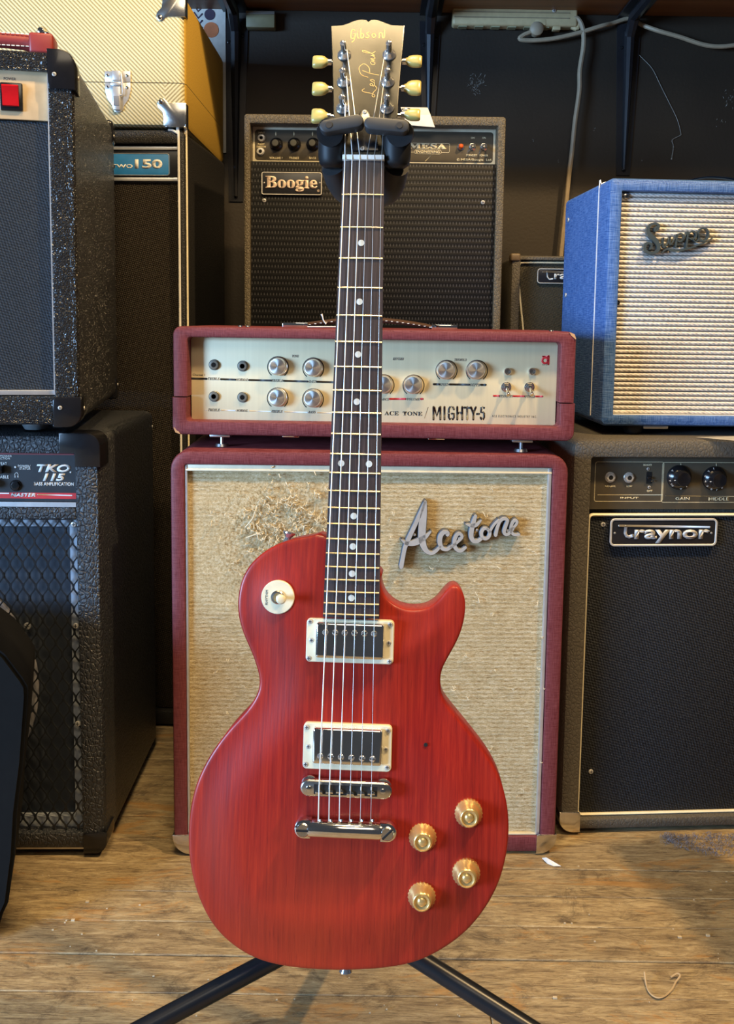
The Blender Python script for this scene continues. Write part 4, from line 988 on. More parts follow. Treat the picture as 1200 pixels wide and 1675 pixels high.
def tw_corner(z, sz):
    ly = .0
    s = .048
    pts = [(.0015, z+sz*(-.004)), (.0015, z-sz*s*.92), (-.030, z-sz*s*.92), (-.036, z-sz*.046), (-.041, z-sz*.052), (-.048, z-sz*.053), (-.0535, z-sz*.048), (-.0545, z-sz*.041), (-.052, z-sz*.035), (-.044, z-sz*.027), (-.0425, z-sz*.018), (-.0425, z-sz*.001), (-.004, z+sz*.0015)]
    bm = poly_prism(pts, -.0016, .0008, .0008)
    pts2 = [(0, -.0016), (.012, -.0016), (.034, -.0016)]
    box(bm, -.0005, .0017, -.0016, .020, min(z-sz*s*.9, z+sz*.001), max(z-sz*s*.9, z+sz*.001), .0007); box(bm, -.040, .0015, -.0012, .03, min(z, z+sz*.0016), max(z, z+sz*.0016), .0005)
    o = T.part('corner_guard', bm, M_NIC, 'chrome corner guard'); T.inst('rivet', RIV, (-.0475, -.0012, z-sz*.0460), parent=o)
    return o
bm = NB(); lathe(bm, [(.0052, 0), (.0050, -.0016), (.0034, -.0034), (0, -.0042)], 18); RIV = mk('rivet', bm, M_CHR)
tw_corner(.004, -1); tw_corner(Hc, 1)
# latch
def lp_(px, py): q = T.p(px, py, -.003); return (q.x, q.z)
ap = lambda l: [lp_(180+x/8.37, 120+y/8.37) for x, y in l]
bm = poly_prism([lp_(171, 116), lp_(213, 116), lp_(213.5, 134), lp_(171.5, 134)], -.0025, 0, .0006); T.part('latch_upper_plate', bm, M_LATCH)
bm = poly_prism([lp_(172, 135), lp_(213, 135), lp_(213.5, 147), lp_(210, 162), lp_(203, 172), lp_(201, 180), lp_(195, 184), lp_(187, 183), lp_(183, 172), lp_(175, 160), lp_(171.5, 147)], -.0025, 0, .0006); lo_ = T.part('latch_lower_plate', bm, M_LATCH)
a, b = lp_(184, 116), lp_(198, 133); bm = NB(); box(bm, a[0], b[0], -.009, -.002, b[1], a[1], .002, 3); T.part('latch_hook', bm, M_LATCH)
a, b = lp_(182, 135), lp_(199, 141); bm = NB(); box(bm, a[0], b[0], -.010, -.002, b[1], a[1], .0015, 2); T.part('latch_barrel', bm, M_LATCH)
a, b = lp_(185, 142), lp_(198, 181); bm = NB(); box(bm, a[0], b[0], -.0085, -.0045, b[1], a[1], .0018, 3); lv = T.part('latch_lever', bm, M_LATCH)
a, b = lp_(187, 158), lp_(196, 174); bm = NB(); box(bm, a[0], b[0], -.0093, -.008, b[1], a[1], .0004); T.part('lever_recess', bm, M_GREYW, parent=lv)
bm = NB(); tube(bm, [(lp_(199, 136)[0], -.006, lp_(199, 122)[1]), (lp_(201, 136)[0], -.008, lp_(201, 136)[1]), (lp_(201.5, 150)[0], -.008, lp_(201, 155)[1]), (lp_(197, 150)[0], -.008, lp_(197, 156)[1])], .0016, 8, 4); T.part('latch_wire', bm, M_LATCH)
for px, py in ((176, 123), (208, 123.5), (176, 142), (208, 143)): q = lp_(px, py); T.inst('rivet', RIV, (q[0], -.0022, q[1]), sc=.62)
q = T.p(67, 50, -.002); T.inst('rivet', RIV, (q.x, -.001, q.z), sc=1.5)

# ------------------------------------------------------------------ black bass combo on the floor with metal mesh, left
T = Thing('mesh_front_combo', 'black bass combo with diamond metal mesh, red stripe panel, on the floor at left', 'amplifier', (-.4195, 1.367, 0), .029)
W_K = .584; H = .671; D = .385
bm = shell(-W_K, 0, .010, H, .016, D, .036, .0355, .0285, .030, .045, .010, .003); T.part('case', bm, M_BLK2)
xl, xr = -W_K+.036, -.0355
yP = .006
zp0, zp1 = T.p(60, 820, yP).z, T.p(60, 738, yP).z
bm = NB(); box(bm, xl-.002, xr+.002, yP, .03, zp0, zp1+.004); T.part('control_panel', bm, M_DKP)
def rbar(py0, py1, mat, yy=yP, d=.0004, x1=None, name='printed_line', x0=None):
    bm = NB(); a = T.p(60, py1, yy); b = T.p(60, py0, yy); box(bm, xl if x0 is None else x0, xr if x1 is None else x1, yy-d, yy+.0003, a.z, b.z); return T.part(name, bm, mat)
rbar(740.5, 744, plain('dull_red', (.16, .02, .025), .5), x1=xr-.003, name='printed_line')
rbar(806, 815.5, M_RINK, x1=xr+.001, name='red_stripe')
bm = NB(); line(T, bm, [(62, 809), (118, 810.5)], .0014, yP-.0004); line(T, bm, [(-40, 806.5), (15, 807)], .0014, yP-.0004); T.part('printed_line', bm, M_WHT)
def tk(s, x0, y0, x1, y1, sh=.25, b=.03, mat=M_WHT): text(T, s, x0, y0, x1, y1, yP-.0004, mat, th=.0003, bold=b, shear=sh)
tk('TKO', 60, 759.5, 115, 772.5, .25, .045); tk('.', 114, 771, 117, 774, 0, .03); tk('115', 70, 774.5, 107, 787, .25, .05); tk('BASS AMPLIFICATION', 55.5, 788.8, 121, 794.5, 0, .03)
tk('MASTER', 17.5, 806.5, 58.5, 812.5, .25, .04); tk('POWER/', 29.5, 760.5, 50, 764.5, 0, .02); tk('STATUS', 32, 764.6, 50, 768.4, 0, .02); tk('DDT/POWER', -12, 744.5, 20, 747.5, 0, .01); tk('PROTECTION', -14, 748, 16.5, 751.5, 0, .01); tk('DEFEAT', -8, 756, 12, 760.5, 0, .02); tk('ENABLE', -8, 777.5, 15, 782.5, 0, .02)
bm = NB(); q = T.p(25.5, 764, yP); lathe(bm, [(.0018, 0), (.0015, -.0015), (0, -.002)], 10, c=(q.x, yP, q.z)); T.part('status_led', bm, M_WHT)
bm = NB(); ribbon(bm, [(T.p(a, b, yP).x, T.p(a, b, yP).z) for a, b in ((25, 780.5), (24.5, 776), (26, 773.5), (28.5, 773.5), (30, 776), (29.5, 780.5))], .0007, yP-.0006, yP); line(T, bm, [(25, 778), (25, 781)], .0016, yP); line(T, bm, [(29.7, 778), (29.7, 781)], .0016, yP); T.part('headphone_symbol', bm, M_WHT)
J4 = jack_mesh(.0088, M_BP, True); q = T.p(26, 794, yP); T.inst('jack', J4, (q.x, yP, q.z))
q = T.p(3, 767, yP); bm = NB(); box(bm, q.x-.006, q.x+.004, yP-.012, yP, q.z-.006, q.z+.006, .0012); T.part('push_button', bm, M_BP)
q = T.p(-20, 790, yP-.01); T.inst('knob', KB, (q.x, yP, q.z))
rbar(821, 828.5, M_ALU, .003, .002, name='trim_strip')
bm = NB(); a = T.p(60, 851, 0); b = T.p(60, 829.5, 0); box(bm, xl-.002, xr+.001, .0005, .03, a.z, b.z, .004, 3); T.part('middle_rail', bm, M_BLK2)
zm1 = a.z; zm0 = .030
# baffle, lit border strips, loudspeaker
bm = NB(); box(bm, xl-.001, xr+.001, .034, .040, zm0-.002, zm1+.01); T.part('baffle', bm, plain('navy_felt', (.035, .045, .062), .7))
bm = NB()
for x0, x1, z0, z1 in ((xr-.016, xr-.0005, zm0, zm1), (xl, xl+.016, zm0, zm1), (xl+.016, xr-.016, zm1-.014, zm1-.001), (xl+.016, xr-.016, zm0, zm0+.026)): box(bm, x0, x1, .020, .035, z0, z1)
T.part('foam_border', bm, plain('grey_foam', (.36, .40, .46), .8))
c = T.p(-143, 1120, .034); bm = NB(); cp = (c.x, .034, c.z)
lathe(bm, [(.198, 0), (.198, -.004), (.190, -.007), (.181, -.007), (.178, -.004)], 72, c=cp); sp = T.part('speaker_rim', bm, plain('grey_speaker_rim', (.30, .30, .33), .5))
bm = NB(); lathe(bm, [(.178, -.003), (.172, -.0065), (.165, -.003), (.158, -.0065), (.151, -.002), (.07, .05), (.06, .05)], 72, c=(cp[0], cp[1]+.0, cp[2])); T.part('speaker_cone', bm, plain('cone_paper', (.045, .05, .058), .65), parent=sp)
bm = NB(); lathe(bm, [(.062, .051), (.055, .035), (.03, .022), (0, .018)], 40, c=cp); T.part('dust_cap', bm, plain('cone_paper', (.045, .05, .058), .65), parent=sp)
q = T.p(45, 1024, .027); T.inst('bolt', SCREWB, (q.x, .027, q.z), sc=1.3, parent=sp)
# expanded metal mesh: zigzag strands
bm = NB(); px_ = .0192; pz = .0355; nzz = int((zm1-zm0)/(pz/2))+1
def strand(xc, ph, y0):
    pts = []
    for j in range(nzz*4+1):
        z = zm1-j*pz/8
        if z < zm0: break
        u = (j % 8)/8; sh = math.cos(2*pi*u); sh = max(-1, min(1, sh*1.04))
        x = xc+ph*sh*px_*.25*.97
        if xl < x < xr: pts.append((x, z))
    if len(pts) < 3: return
    w_, t_ = .0025, .0022
    prev = None
    for i, (x, z) in enumerate(pts):
        yy = y0+ph*.0006
        v = [bm.verts.new((x-w_/2, yy, z)), bm.verts.new((x+w_/2, yy, z)), bm.verts.new((x+w_/2, yy+t_, z)), bm.verts.new((x-w_/2, yy+t_, z))]
        if prev:
            for k in range(4): bm.faces.new((prev[k], prev[(k+1) % 4], v[(k+1) % 4], v[k]))
        prev = v
i = 0; x = xl-.01
while x < xr+.01:
    strand(x, 1 if i % 2 else -1, .009); x += px_/2; i += 1
fixn(bm); T.part('metal_mesh', bm, plain('black_mesh_paint', (.016, .018, .021), .25), 'black diamond expanded metal mesh', kind='stuff')
for py in (858, 1024, 1184, 1369): q = T.p(129+(py-870)*.035, py, .007); T.inst('screw', SCREWB, (xr-.006, .008, q.z))
a = T.p(60, 1388, .004); b = T.p(60, 1379, .004); bm = NB(); box(bm, xl, xr+.002, .002, .010, a.z, b.z, .0008); T.part('trim_strip', bm, M_STL)
corner_guard(T, 0, H, 1, 1, .048, .016, .045, M_BP, .0030, name='corner_guard', e=.0022, wd=.058, inner=(.0355, .0275), scr=0)
corner_guard(T, 0, .010, 1, -1, .032, .016, .045, M_BP, .0028, e=.002, wd=.034, scr=0)
for yy in (.05, .33): foot(T, -.05, yy, 0, .012, .016); foot(T, -.53, yy, 0, .012, .016)
for yy, zz in ((.37, H-.03),): T.inst('screw', SCREW, (.0008, yy, zz), (0, 0, pi/2))
M_TKO = T

# ------------------------------------------------------------------ upper-left combo with red switch
T = Thing('red_switch_combo', 'black combo with red rocker switch and red handle, stacked on the mesh-fronted combo', 'amplifier', (-.4235, 1.296, .695), .168)
H = .512; D = .485; W_A = .50
bm = shell(-W_A, 0, 0, H, .017, D, .034, .0335, .026, .040, .016, .009, .003); T.part('case', bm, M_BLK)
xr = -.0335; xl = -W_A+.034
yP = .010; z1 = T.p(20, 112, yP).z; z0 = T.p(20, 195, yP).z
bm = NB(); box(bm, xl, xr+.001, yP, .02, z0, z1, .0006); T.part('control_panel', bm, M_TAN)
bm = NB(); box(bm, xl-.002, xr+.002, .013, .022, z1-.001, H-.024); T.part('dark_gap', bm, M_BPM)
bm = NB(); box(bm, xl-.002, xr+.002, .013, .022, .045, z0-.002); T.part('grille_cloth', bm, M_AMG)
a = T.p(20, 646, .008); b = T.p(20, 638, .008); bm = NB(); box(bm, xl, xr+.0008, .006, .018, a.z, b.z, .0006); T.part('trim_strip', bm, M_ALU)
bm = NB(); box(bm, xl, xr+.001, .004, .016, .038, a.z-.0005, .003); T.part('lower_rail', bm, M_BLK)
bm = NB(); box(bm, xr-.0008, xr+.0012, .001, .014, .043, H-.03); T.part('side_trim', bm, M_ALU)
a = T.p(1.5, 181, yP); b = T.p(37, 137, yP); bz = T.part('switch_bezel', plate(a.x, b.x, a.z, b.z, .002, yP-.004, yP+.001, .001), M_BP)
a2, b2 = a.x+.0035, b.x-.0045; zz0, zz1 = a.z+.0055, b.z-.004; bm = NB(); zm = (zz0+zz1)/2
loft(bm, [[(x, yP-.0038, zz0), (x, yP-.0060, zz0+.001), (x, yP-.0075, zm-.002), (x, yP-.0078, zm+.001), (x, yP-.0105, zz1-.002), (x, yP-.0095, zz1), (x, yP-.002, zz1), (x, yP-.002, zz0)] for x in (a2, b2)]); fixn(bm); T.part('rocker', bm, M_REDP, 'red translucent rocker', parent=bz)
text(T, 'POWER', 6, 126.5, 26, 131, yP, M_GINK, th=.0003, bold=.01)
corner_guard(T, 0, H, 1, 1, .050, .017, .040, M_BP, .0030, e=.0022, wd=.0333)
corner_guard(T, 0, 0, 1, -1, .040, .017, .040, M_BP, .0030, e=.0022, wd=.0360)
# rear corner guards
for z_, sz_ in ((H, 1), (0, -1)):
    bm = NB(); box(bm, -.020, .0028, D-.040, D+.003, min(z_-sz_*.040, z_+sz_*.003), max(z_-sz_*.040, z_+sz_*.003), .007, 4); o = T.part('rear_corner_guard', bm, M_BP); T.inst('screw', SCREW, (.0028, D-.028, z_-sz_*.025), (0, 0, pi/2), parent=o)
# handle
xh = T.p(82, 85).x
bm = NB(); box(bm, xh-.030, xh+.002, .010, .052, H-.001, H+.027, .004, 3); T.part('handle_mount', bm, M_LEA)
bm = NB(); tube(bm, [(xh-.028, .030, H+.0155), (xh-.055, .030, H+.018), (xh-.16, .030, H+.020), (xh-.30, .030, H+.0165)], [.0125, .0115, .0115, .0115], 12, 4, flat=.9); h = T.part('handle_grip', bm, M_LEA)
bm = NB()
for i in range(24):
    x = xh-.033-.0062*i
    for dz in (-.0085, .0075): box(bm, x-.0022, x+.0022, .0183, .0198, H+.018+dz-.0006, H+.018+dz+.0006)
T.part('stitching', bm, M_PIP, 'white stitching', parent=h, kind='stuff')
T.inst('handle_bolt', RIV, (T.p(68, 49).x, .028, H+.028), (pi/2*-1, 0, 0), sc=1.2)
for xx, yy in ((-.085, .13), (-.42, .13), (-.085, .40), (-.42, .40)): foot(T, xx, yy, -.0205, .002, .020, plain('pale_rubber_foot', (.16, .18, .19), .4))

# ------------------------------------------------------------------ wedge monitor, lower left edge
T = Thing('floor_wedge', 'matt black slanted floor wedge at the lower left edge of the photo', 'floor monitor', (atZ(0, 1520, 0).x, 1.165, 0))
pts = [T.p(-20, 1052), T.p(6, 1072), T.p(36, 1112), T.p(43, 1124), T.p(44, 1140), T.p(36, 1250), T.p(26, 1330), T.p(22, 1400), T.p(12, 1478), T.p(3, 1497)]
out = [(p.x, max(p.z, 0.004)) for p in pts]
zb_ = out[-1][1]
out += [(out[-1][0]-.010, .004), (-.27, .004), (-.27, out[0][1]+.004)]
bm = poly_prism(out, 0, .15)
for v in bm.verts:
    if v.co.y > .1: v.co.x -= .045
bmesh.ops.bevel(bm, geom=[e for e in bm.edges if all(v.co.y < .01 for v in e.verts)], offset=.004, segments=2, affect='EDGES')
T.part('body', bm, plain('matt_black_cloth', (.006, .006, .006), .85, Specular_IOR_Level=.15))
bm = NB(); box(bm, -.25, out[-3][0]-.07, .02, .13, 0, .006); T.part('base_pad', bm, M_RUB)

# ================================================================== guitar
def cw(px, py, z): return C0+RC @ Vector(((px-CX)*z/F, -(py-CY)*z/F, -z))
Tt, Nn = cw(565, 1357, .905), cw(594, 260, .945)
az = (Nn-Tt).normalized(); ax = RC @ Vector((1, -.028, .05)); ax = (ax-az*(ax.dot(az))).normalized(); ay = az.cross(ax)
GM = Matrix.Translation(Tt) @ Matrix((ax, ay, az)).transposed().to_4x4()
G = Thing('electric_guitar', 'cherry red single-cutaway electric guitar hanging upright on a black stand in front of the amplifiers', 'guitar', M=GM)
def g2(px, py, y=0): q = G.p(px, py, y); return Vector((q.x, q.z))
YE = .007; BT = .047
OUT = [(531, 877), (510, 877), (485, 880.5), (462, 887), (440, 897), (420, 912), (405, 929), (395, 949), (389.5, 972), (388.5, 995), (391, 1015), (397, 1035), (405, 1054), (414, 1075), (421, 1097), (424, 1113), (422, 1130), (414, 1147), (400, 1166), (380, 1187), (361, 1210), (342, 1238), (327, 1267), (316, 1298), (309.5, 1335), (307.5, 1375), (310, 1412), (318, 1450), (332, 1487), (352, 1520), (380, 1547), (415, 1568), (455, 1580), (500, 1586), (550, 1588.5), (600, 1587), (650, 1582), (690, 1571), (728, 1551), (762, 1525), (790, 1492), (812, 1454), (825, 1414), (831.5, 1372), (831, 1330), (823, 1290), (807, 1254), (785, 1222), (757, 1187), (735, 1160), (723, 1142), (720, 1120), (721, 1100), (730, 1080), (743, 1057), (753, 1035), (759.5, 1010), (761, 985), (756.5, 969), (748, 959.5), (738, 959), (728, 967), (719, 979), (705, 991), (690, 997), (672, 998), (655, 994.5), (641, 987), (630, 976), (623.5, 962), (621, 945), (620, 932)]
loop = [v for v in catmull([g2(a, b, YE).to_3d() for a, b in OUT], 4, True)]
loop2 = [Vector((v.x, v.y)) for v in loop]
# straight neck joint: keep as is
def inside(x, z):
    c = False; n = len(loop2)
    for i in range(n):
        a, b = loop2[i], loop2[i-1]
        if (a.y > z) != (b.y > z) and x < (b.x-a.x)*(z-a.y)/(b.y-a.y)+a.x: c = not c
    return c
def dist(x, z):
    m = 9; n = len(loop2)
    for i in range(n):
        a, b = loop2[i], loop2[i-1]; dx, dz = b.x-a.x, b.y-a.y; L = dx*dx+dz*dz
        t = 0 if L == 0 else max(0, min(1, ((x-a.x)*dx+(z-a.y)*dz)/L)); d = math.hypot(a.x+t*dx-x, a.y+t*dz-z)
        if d < m: m = d
    return m
for _ in range(3):
    L_ = [v.copy() for v in loop2]; m_ = len(L_)
    for i in range(m_):
        if 2 <= i <= m_-4: loop2[i] = L_[i]*.5+(L_[i-1]+L_[(i+1) % m_])*.25
pts = list(loop2); n0 = len(pts); dd = [0]*n0
sgn = 1 if sum(loop2[i-1].x*loop2[i].y-loop2[i].x*loop2[i-1].y for i in range(n0)) > 0 else -1
for off in (.0007, .0016, .0030, .0055):
    for i in range(n0):
        a, b = loop2[i-1], loop2[(i+1) % n0]; t = (b-a).normalized(); q = loop2[i]+Vector((-t.y, t.x))*off*sgn
        if inside(q.x, q.y) and dist(q.x, q.y) > off*.93: pts.append(q); dd.append(off)
xs = [p.x for p in pts]; zs_ = [p.y for p in pts]; st = .0062
z = min(zs_); r_ = 0
while z < max(zs_):
    x = min(xs)+(st/2 if r_ % 2 else 0)
    while x < max(xs):
        if inside(x, z):
            d = dist(x, z)
            if d > .0085: pts.append(Vector((x, z))); dd.append(d)
        x += st
    z += st*.87; r_ += 1
vv, ee, ff, ov, oe, of = delaunay_2d_cdt(pts, [(i, (i+1) % n0) for i in range(n0)], [], 1, 1e-6)
bm = NB()
def top_y(d):
    t = min(1, d/.055); s = t*t*(3-2*t); e = min(1, d/.0035)
    return YE*(1-s)+.0024*(1-math.sqrt(max(0, 1-(1-e)**2)))
vd = [0 if v.length == 0 else 0 for v in vv]
BV = []
for i, v in enumerate(vv):
    src = ov[i]; d = dd[src[0]] if src else dist(v.x, v.y)
    BV.append(bm.verts.new((v.x, top_y(d), v.y)))
for f in ff:
    try: bm.faces.new([BV[i] for i in f])
    except ValueError: pass
rim = [e for e in bm.edges if len(e.link_faces) == 1]
g = bmesh.ops.extrude_edge_only(bm, edges=rim); v1 = [q for q in g['geom'] if isinstance(q, bmesh.types.BMVert)]; e1 = [q for q in g['geom'] if isinstance(q, bmesh.types.BMEdge)]
for v in v1: v.co.y = YE+BT-.003
g = bmesh.ops.extrude_edge_only(bm, edges=[e for e in e1 if len(e.link_faces) == 1]); v2 = [q for q in g['geom'] if isinstance(q, bmesh.types.BMVert)]; e2 = [q for q in g['geom'] if isinstance(q, bmesh.types.BMEdge) and len(q.link_faces) == 1]
cxm = sum(v.co.x for v in v2)/len(v2); czm = sum(v.co.z for v in v2)/len(v2)
for v in v2: v.co.y = YE+BT; v.co.x += (cxm-v.co.x)*.015; v.co.z += (czm-v.co.z)*.015
bmesh.ops.triangle_fill(bm, use_beauty=True, edges=[e for e in bm.edges if len(e.link_faces) == 1])
fixn(bm); body = G.part('body', bm, M_MAH, autosharp=60)
# fretboard, neck
YF = -.0105
nl, nr = g2(560.5, 262, YF), g2(628, 262.5, YF); el, er_ = g2(527.5, 1009, YF), g2(620, 1013, YF)
zn = (nl.y+nr.y)/2; ze = (el.y+er_.y)/2
xL = lambda z: nl.x+(el.x-nl.x)*(zn-z)/(zn-ze); xR = lambda z: nr.x+(er_.x-nr.x)*(zn-z)/(zn-ze)
bm = NB(); loops = []
for z in (zn, (zn+ze)/2, ze):
    a, b = xL(z), xR(z); lp = []
    for i in range(11):
        u = i/10*2-1; lp.append(((a+b)/2+(b-a)/2*u*.994, YF+.0011*u*u, z))
    lp += [(b, YF+.003, z), (b, -.002 if z == ze else YF+.0062, z), (a, -.002 if z == ze else YF+.0062, z), (a, YF+.003, z)]
    loops.append(lp)
loft(bm, loops); fixn(bm); G.part('fretboard', bm, M_ROSE)
neck_end = body_top = g2(560, 876, YF).y
bm = NB(); loops = []
for z, dp in ((zn+.004, .013), (zn-.03, .0135), ((zn+neck_end)/2, .0150), (neck_end+.03, .0165), (neck_end-.01, .032)):
    a, b = xL(z), xR(z); lp = [((a+b)/2+(b-a)/2*math.cos(pi*i/12), YF+.006+dp*math.sin(pi*i/12), z) for i in range(13)]
    loops.append(lp)
loft(bm, loops); fixn(bm); G.part('neck', bm, M_MAH)
z12 = g2(580, 774, YF-.001).y; SL = 2*(zn-z12)
FR = [zn-SL*(1-2**(-n/12)) for n in range(0, 23)]
for n in range(1, 23):
    z = FR[n]; a, b = xL(z)+.0004, xR(z)-.0004; bm = NB()
    P = [((a+b)/2+(b-a)/2*u*.998, YF+.0011*u*u-.0006, z) for u in [i/6*2-1 for i in range(7)]]
    tube(bm, P, .0009, 6); G.part('fret', bm, M_FRET)
bm0 = NB(); lathe(bm0, [(.0033, -.0002), (.0032, -.00045), (0, -.00045)], 18); DOT = mk('dot_inlay', bm0, M_PEARL)
for n in (3, 5, 7, 9, 15, 17, 19, 21):
    z = (FR[n]+FR[n-1])/2; G.inst('dot_inlay', DOT, ((xL(z)+xR(z))/2, YF, z))
z = (FR[12]+FR[11])/2; w_ = xR(z)-xL(z)
for u in (-.27, .27): G.inst('dot_inlay', DOT, ((xL(z)+xR(z))/2+u*w_, YF+.0003, z))
bm = NB(); box(bm, nl.x-.0003, nr.x+.0003, YF-.0035, YF+.006, zn-.0002, zn+.0050, .0008); G.part('nut', bm, M_NUT)
# headstock plane, angled back
HA = math.radians(14); HP = Vector((0, YF+.001, zn+.005)); HN = Vector((0, math.cos(HA), -math.sin(HA)))
Hm = Matrix.Translation(HP) @ Matrix.Rotation(-HA, 4, 'X')     # headstock local frame: x, y(back), z(up along the face)
Hi = Hm.inverted()
def hp2(px, py, off=0):
    q = G.pp(px, py, HP+Hm.to_3x3() @ Vector((0, off, 0)), Hm.to_3x3() @ Vector((0, 1, 0))); q = Hi @ q; return (q.x, q.z)
OUTH = [(541, 42), (552, 41.5), (561, 40.5), (569, 38), (578, 34), (586, 32), (593, 31.6), (599, 32.2), (602.4, 35), (606, 32.2), (612, 31.6), (620, 33), (629, 36.5), (639, 40.3), (650, 41), (661.5, 41.5), (657, 90), (652.5, 140), (649.5, 188), (645, 210), (637, 230), (630, 246), (628.8, 258), (559.8, 257), (558, 246), (553, 228), (548, 208), (545.5, 188), (544.5, 140), (543, 90)]
ph = [hp2(a, b) for a, b in OUTH]
bm = poly_prism(ph, 0, .0145, .0006, M=Hm); G.part('headstock', bm, [M_LACQ], smooth=False)
# truss rod cover
TR = [(598, 181), (606, 187), (616, 199), (622, 212), (628, 232), (626, 250), (566, 250), (565, 232), (571, 212), (577, 199), (588, 186)]
TR = [(596, 180), (603, 184), (609, 195), (613, 212), (617, 232), (619, 248), (573, 248), (575, 232), (579, 212), (583, 195), (589, 184)]
bm = poly_prism([hp2(a, b) for a, b in TR], -.0020, 0, .0006, M=Hm); tr = G.part('truss_rod_cover', bm, M_BP)
HR = Matrix.Rotation(-HA, 4, 'X').to_euler()
def hinst(name, me, px, py, off=0, sc=1, rot=0, parent=None):
    a = hp2(px, py); q = Hm @ Vector((a[0], off, a[1])); return G.inst(name, me, q, (Matrix.Rotation(-HA, 4, 'X') @ Matrix.Rotation(rot, 4, 'Y')).to_euler(), parent, sc)
hinst('screw', SCREW, 596.5, 185, -.002, .8, parent=tr); hinst('screw', SCREW, 593, 245, -.002, .8, parent=tr)
# tuners
bm = NB(); lathe(bm, [(.0072, 0), (.0072, -.0012), (.0052, -.0030), (.0045, -.0050), (.0030, -.0062), (.0029, -.0170), (.0033, -.0185), (.0024, -.0205), (.0008, -.0214), (0, -.0214)], 24)
POST = mk('tuner_post', bm, M_POST)
posts = [(563, 86), (562, 130), (561, 173), (636.5, 86), (634, 130), (633, 173)]
for a, b in posts: hinst('tuner_post', POST, a, b+4)
for (px, py, w_, h_), s in zip(((524.5, 101.5, 28, 23), (524.5, 145.5, 29, 25), (523, 190, 28, 27), (676, 100.5, 29, 22), (674.5, 144, 29, 28), (673.5, 188, 28, 21)), (-1, -1, -1, 1, 1, 1)):
    e0 = hp2(545 if s < 0 else 653, py, .008); c = hp2(px, py, .008); k = .00062; hw, hh = w_*k/2, h_*k/2
    bm = NB(); L = []
    for u, hgt, th in ((-1, .40, .0028), (-.86, .46, .0034), (-.72, .52, .0036), (-.5, .80, .0042), (-.1, .96, .0046), (.5, 1.0, .0044), (.85, .98, .0036), (1, .86, .0022)):
        x = c[0]+s*hw*u; H_ = hh*hgt; L.append([(x, .008+th*sn*abs(sn)**-.3 if abs(sn) > 1e-6 else .008, c[1]+H_*cs*(abs(cs)**-.35 if abs(cs) > 1e-6 else 1)) for cs, sn in [(math.cos(2*pi*i/16), math.sin(2*pi*i/16)) for i in range(16)]])
    loft(bm, L); fixn(bm); bmesh.ops.transform(bm, matrix=Hm, verts=bm.verts); G.part('tuner_button', bm, M_TUN)
    bm = NB(); tube(bm, [Hm @ Vector((e0[0]-s*.006, .008, c[1])), Hm @ Vector((c[0]-s*hw*.8, .008, c[1]))], .0014, 8)
    tube(bm, [Hm @ Vector((c[0]-s*(hw+.003), .008, c[1])), Hm @ Vector((c[0]-s*(hw-.002), .008, c[1]))], .0034, 12); G.part('tuner_shaft', bm, M_NIC)
# pearl logo and gold signature
def hstroke(paths, wd, mat, name, label):
    bm = NB()
    for P in paths: ribbon(bm, [hp2(a, b) for a, b in P], wd, -.0002, .0003, k=5)
    bmesh.ops.transform(bm, matrix=Hm, verts=bm.verts); return G.part(name, bm, mat, label, smooth=False)
z7 = lambda l: [(480+x/4.615, y/4.615) for x, y in l]
hstroke([z7([(462, 232), (450, 222), (436, 240), (432, 280), (445, 292), (462, 280), (466, 258), (452, 258)]), z7([(462, 275), (455, 305), (440, 318)]),
         z7([(482, 250), (484, 285), (494, 288)]), z7([(484, 236), (485, 238)]), z7([(508, 218), (508, 285), (525, 282), (526, 258), (510, 256)]),
         z7([(568, 244), (552, 252), (560, 264), (570, 276), (556, 286), (541, 281)]),
         z7([(606, 250), (592, 266), (604, 285), (620, 268), (606, 250)]), z7([(646, 286), (648, 250), (668, 252), (672, 282), (684, 282), (686, 226)])], .0010, plain('gold_pearl', (.34, .23, .08), .35, .3), 'logo_inlay', 'pale gold script logo')
sg = lambda l: [(612-v*.92+u*.02, 157-u*.92) for u, v in l]
hstroke([sg(l) for l in ([(13, 18), (10, 22), (7, 18), (5, 8), (2, 0), (-2, 0), (0, 4), (6, 2), (13, -4), (18, -1)], [(17, 2), (22, 5), (21, 8), (18, 6), (18, 1), (23, 0)], [(23, 0), (28, 8), (29, 3), (26, 0)],
         [(37, -7), (40, 8), (45, 22)], [(33, 12), (38, 24), (50, 28), (57, 20), (51, 11), (42, 9)], [(60, 8), (56, 6), (56, 1), (60, 1), (62, 7), (63, 1)], [(63, 1), (66, 8), (66, 1), (70, 2), (72, 8), (72, 1)], [(72, 1), (78, 12), (81, 22), (78, 21), (76, 6), (79, 0)])], .00055, plain('gold_print', (.42, .29, .11), .35, .3), 'signature_print', 'gold script signature')
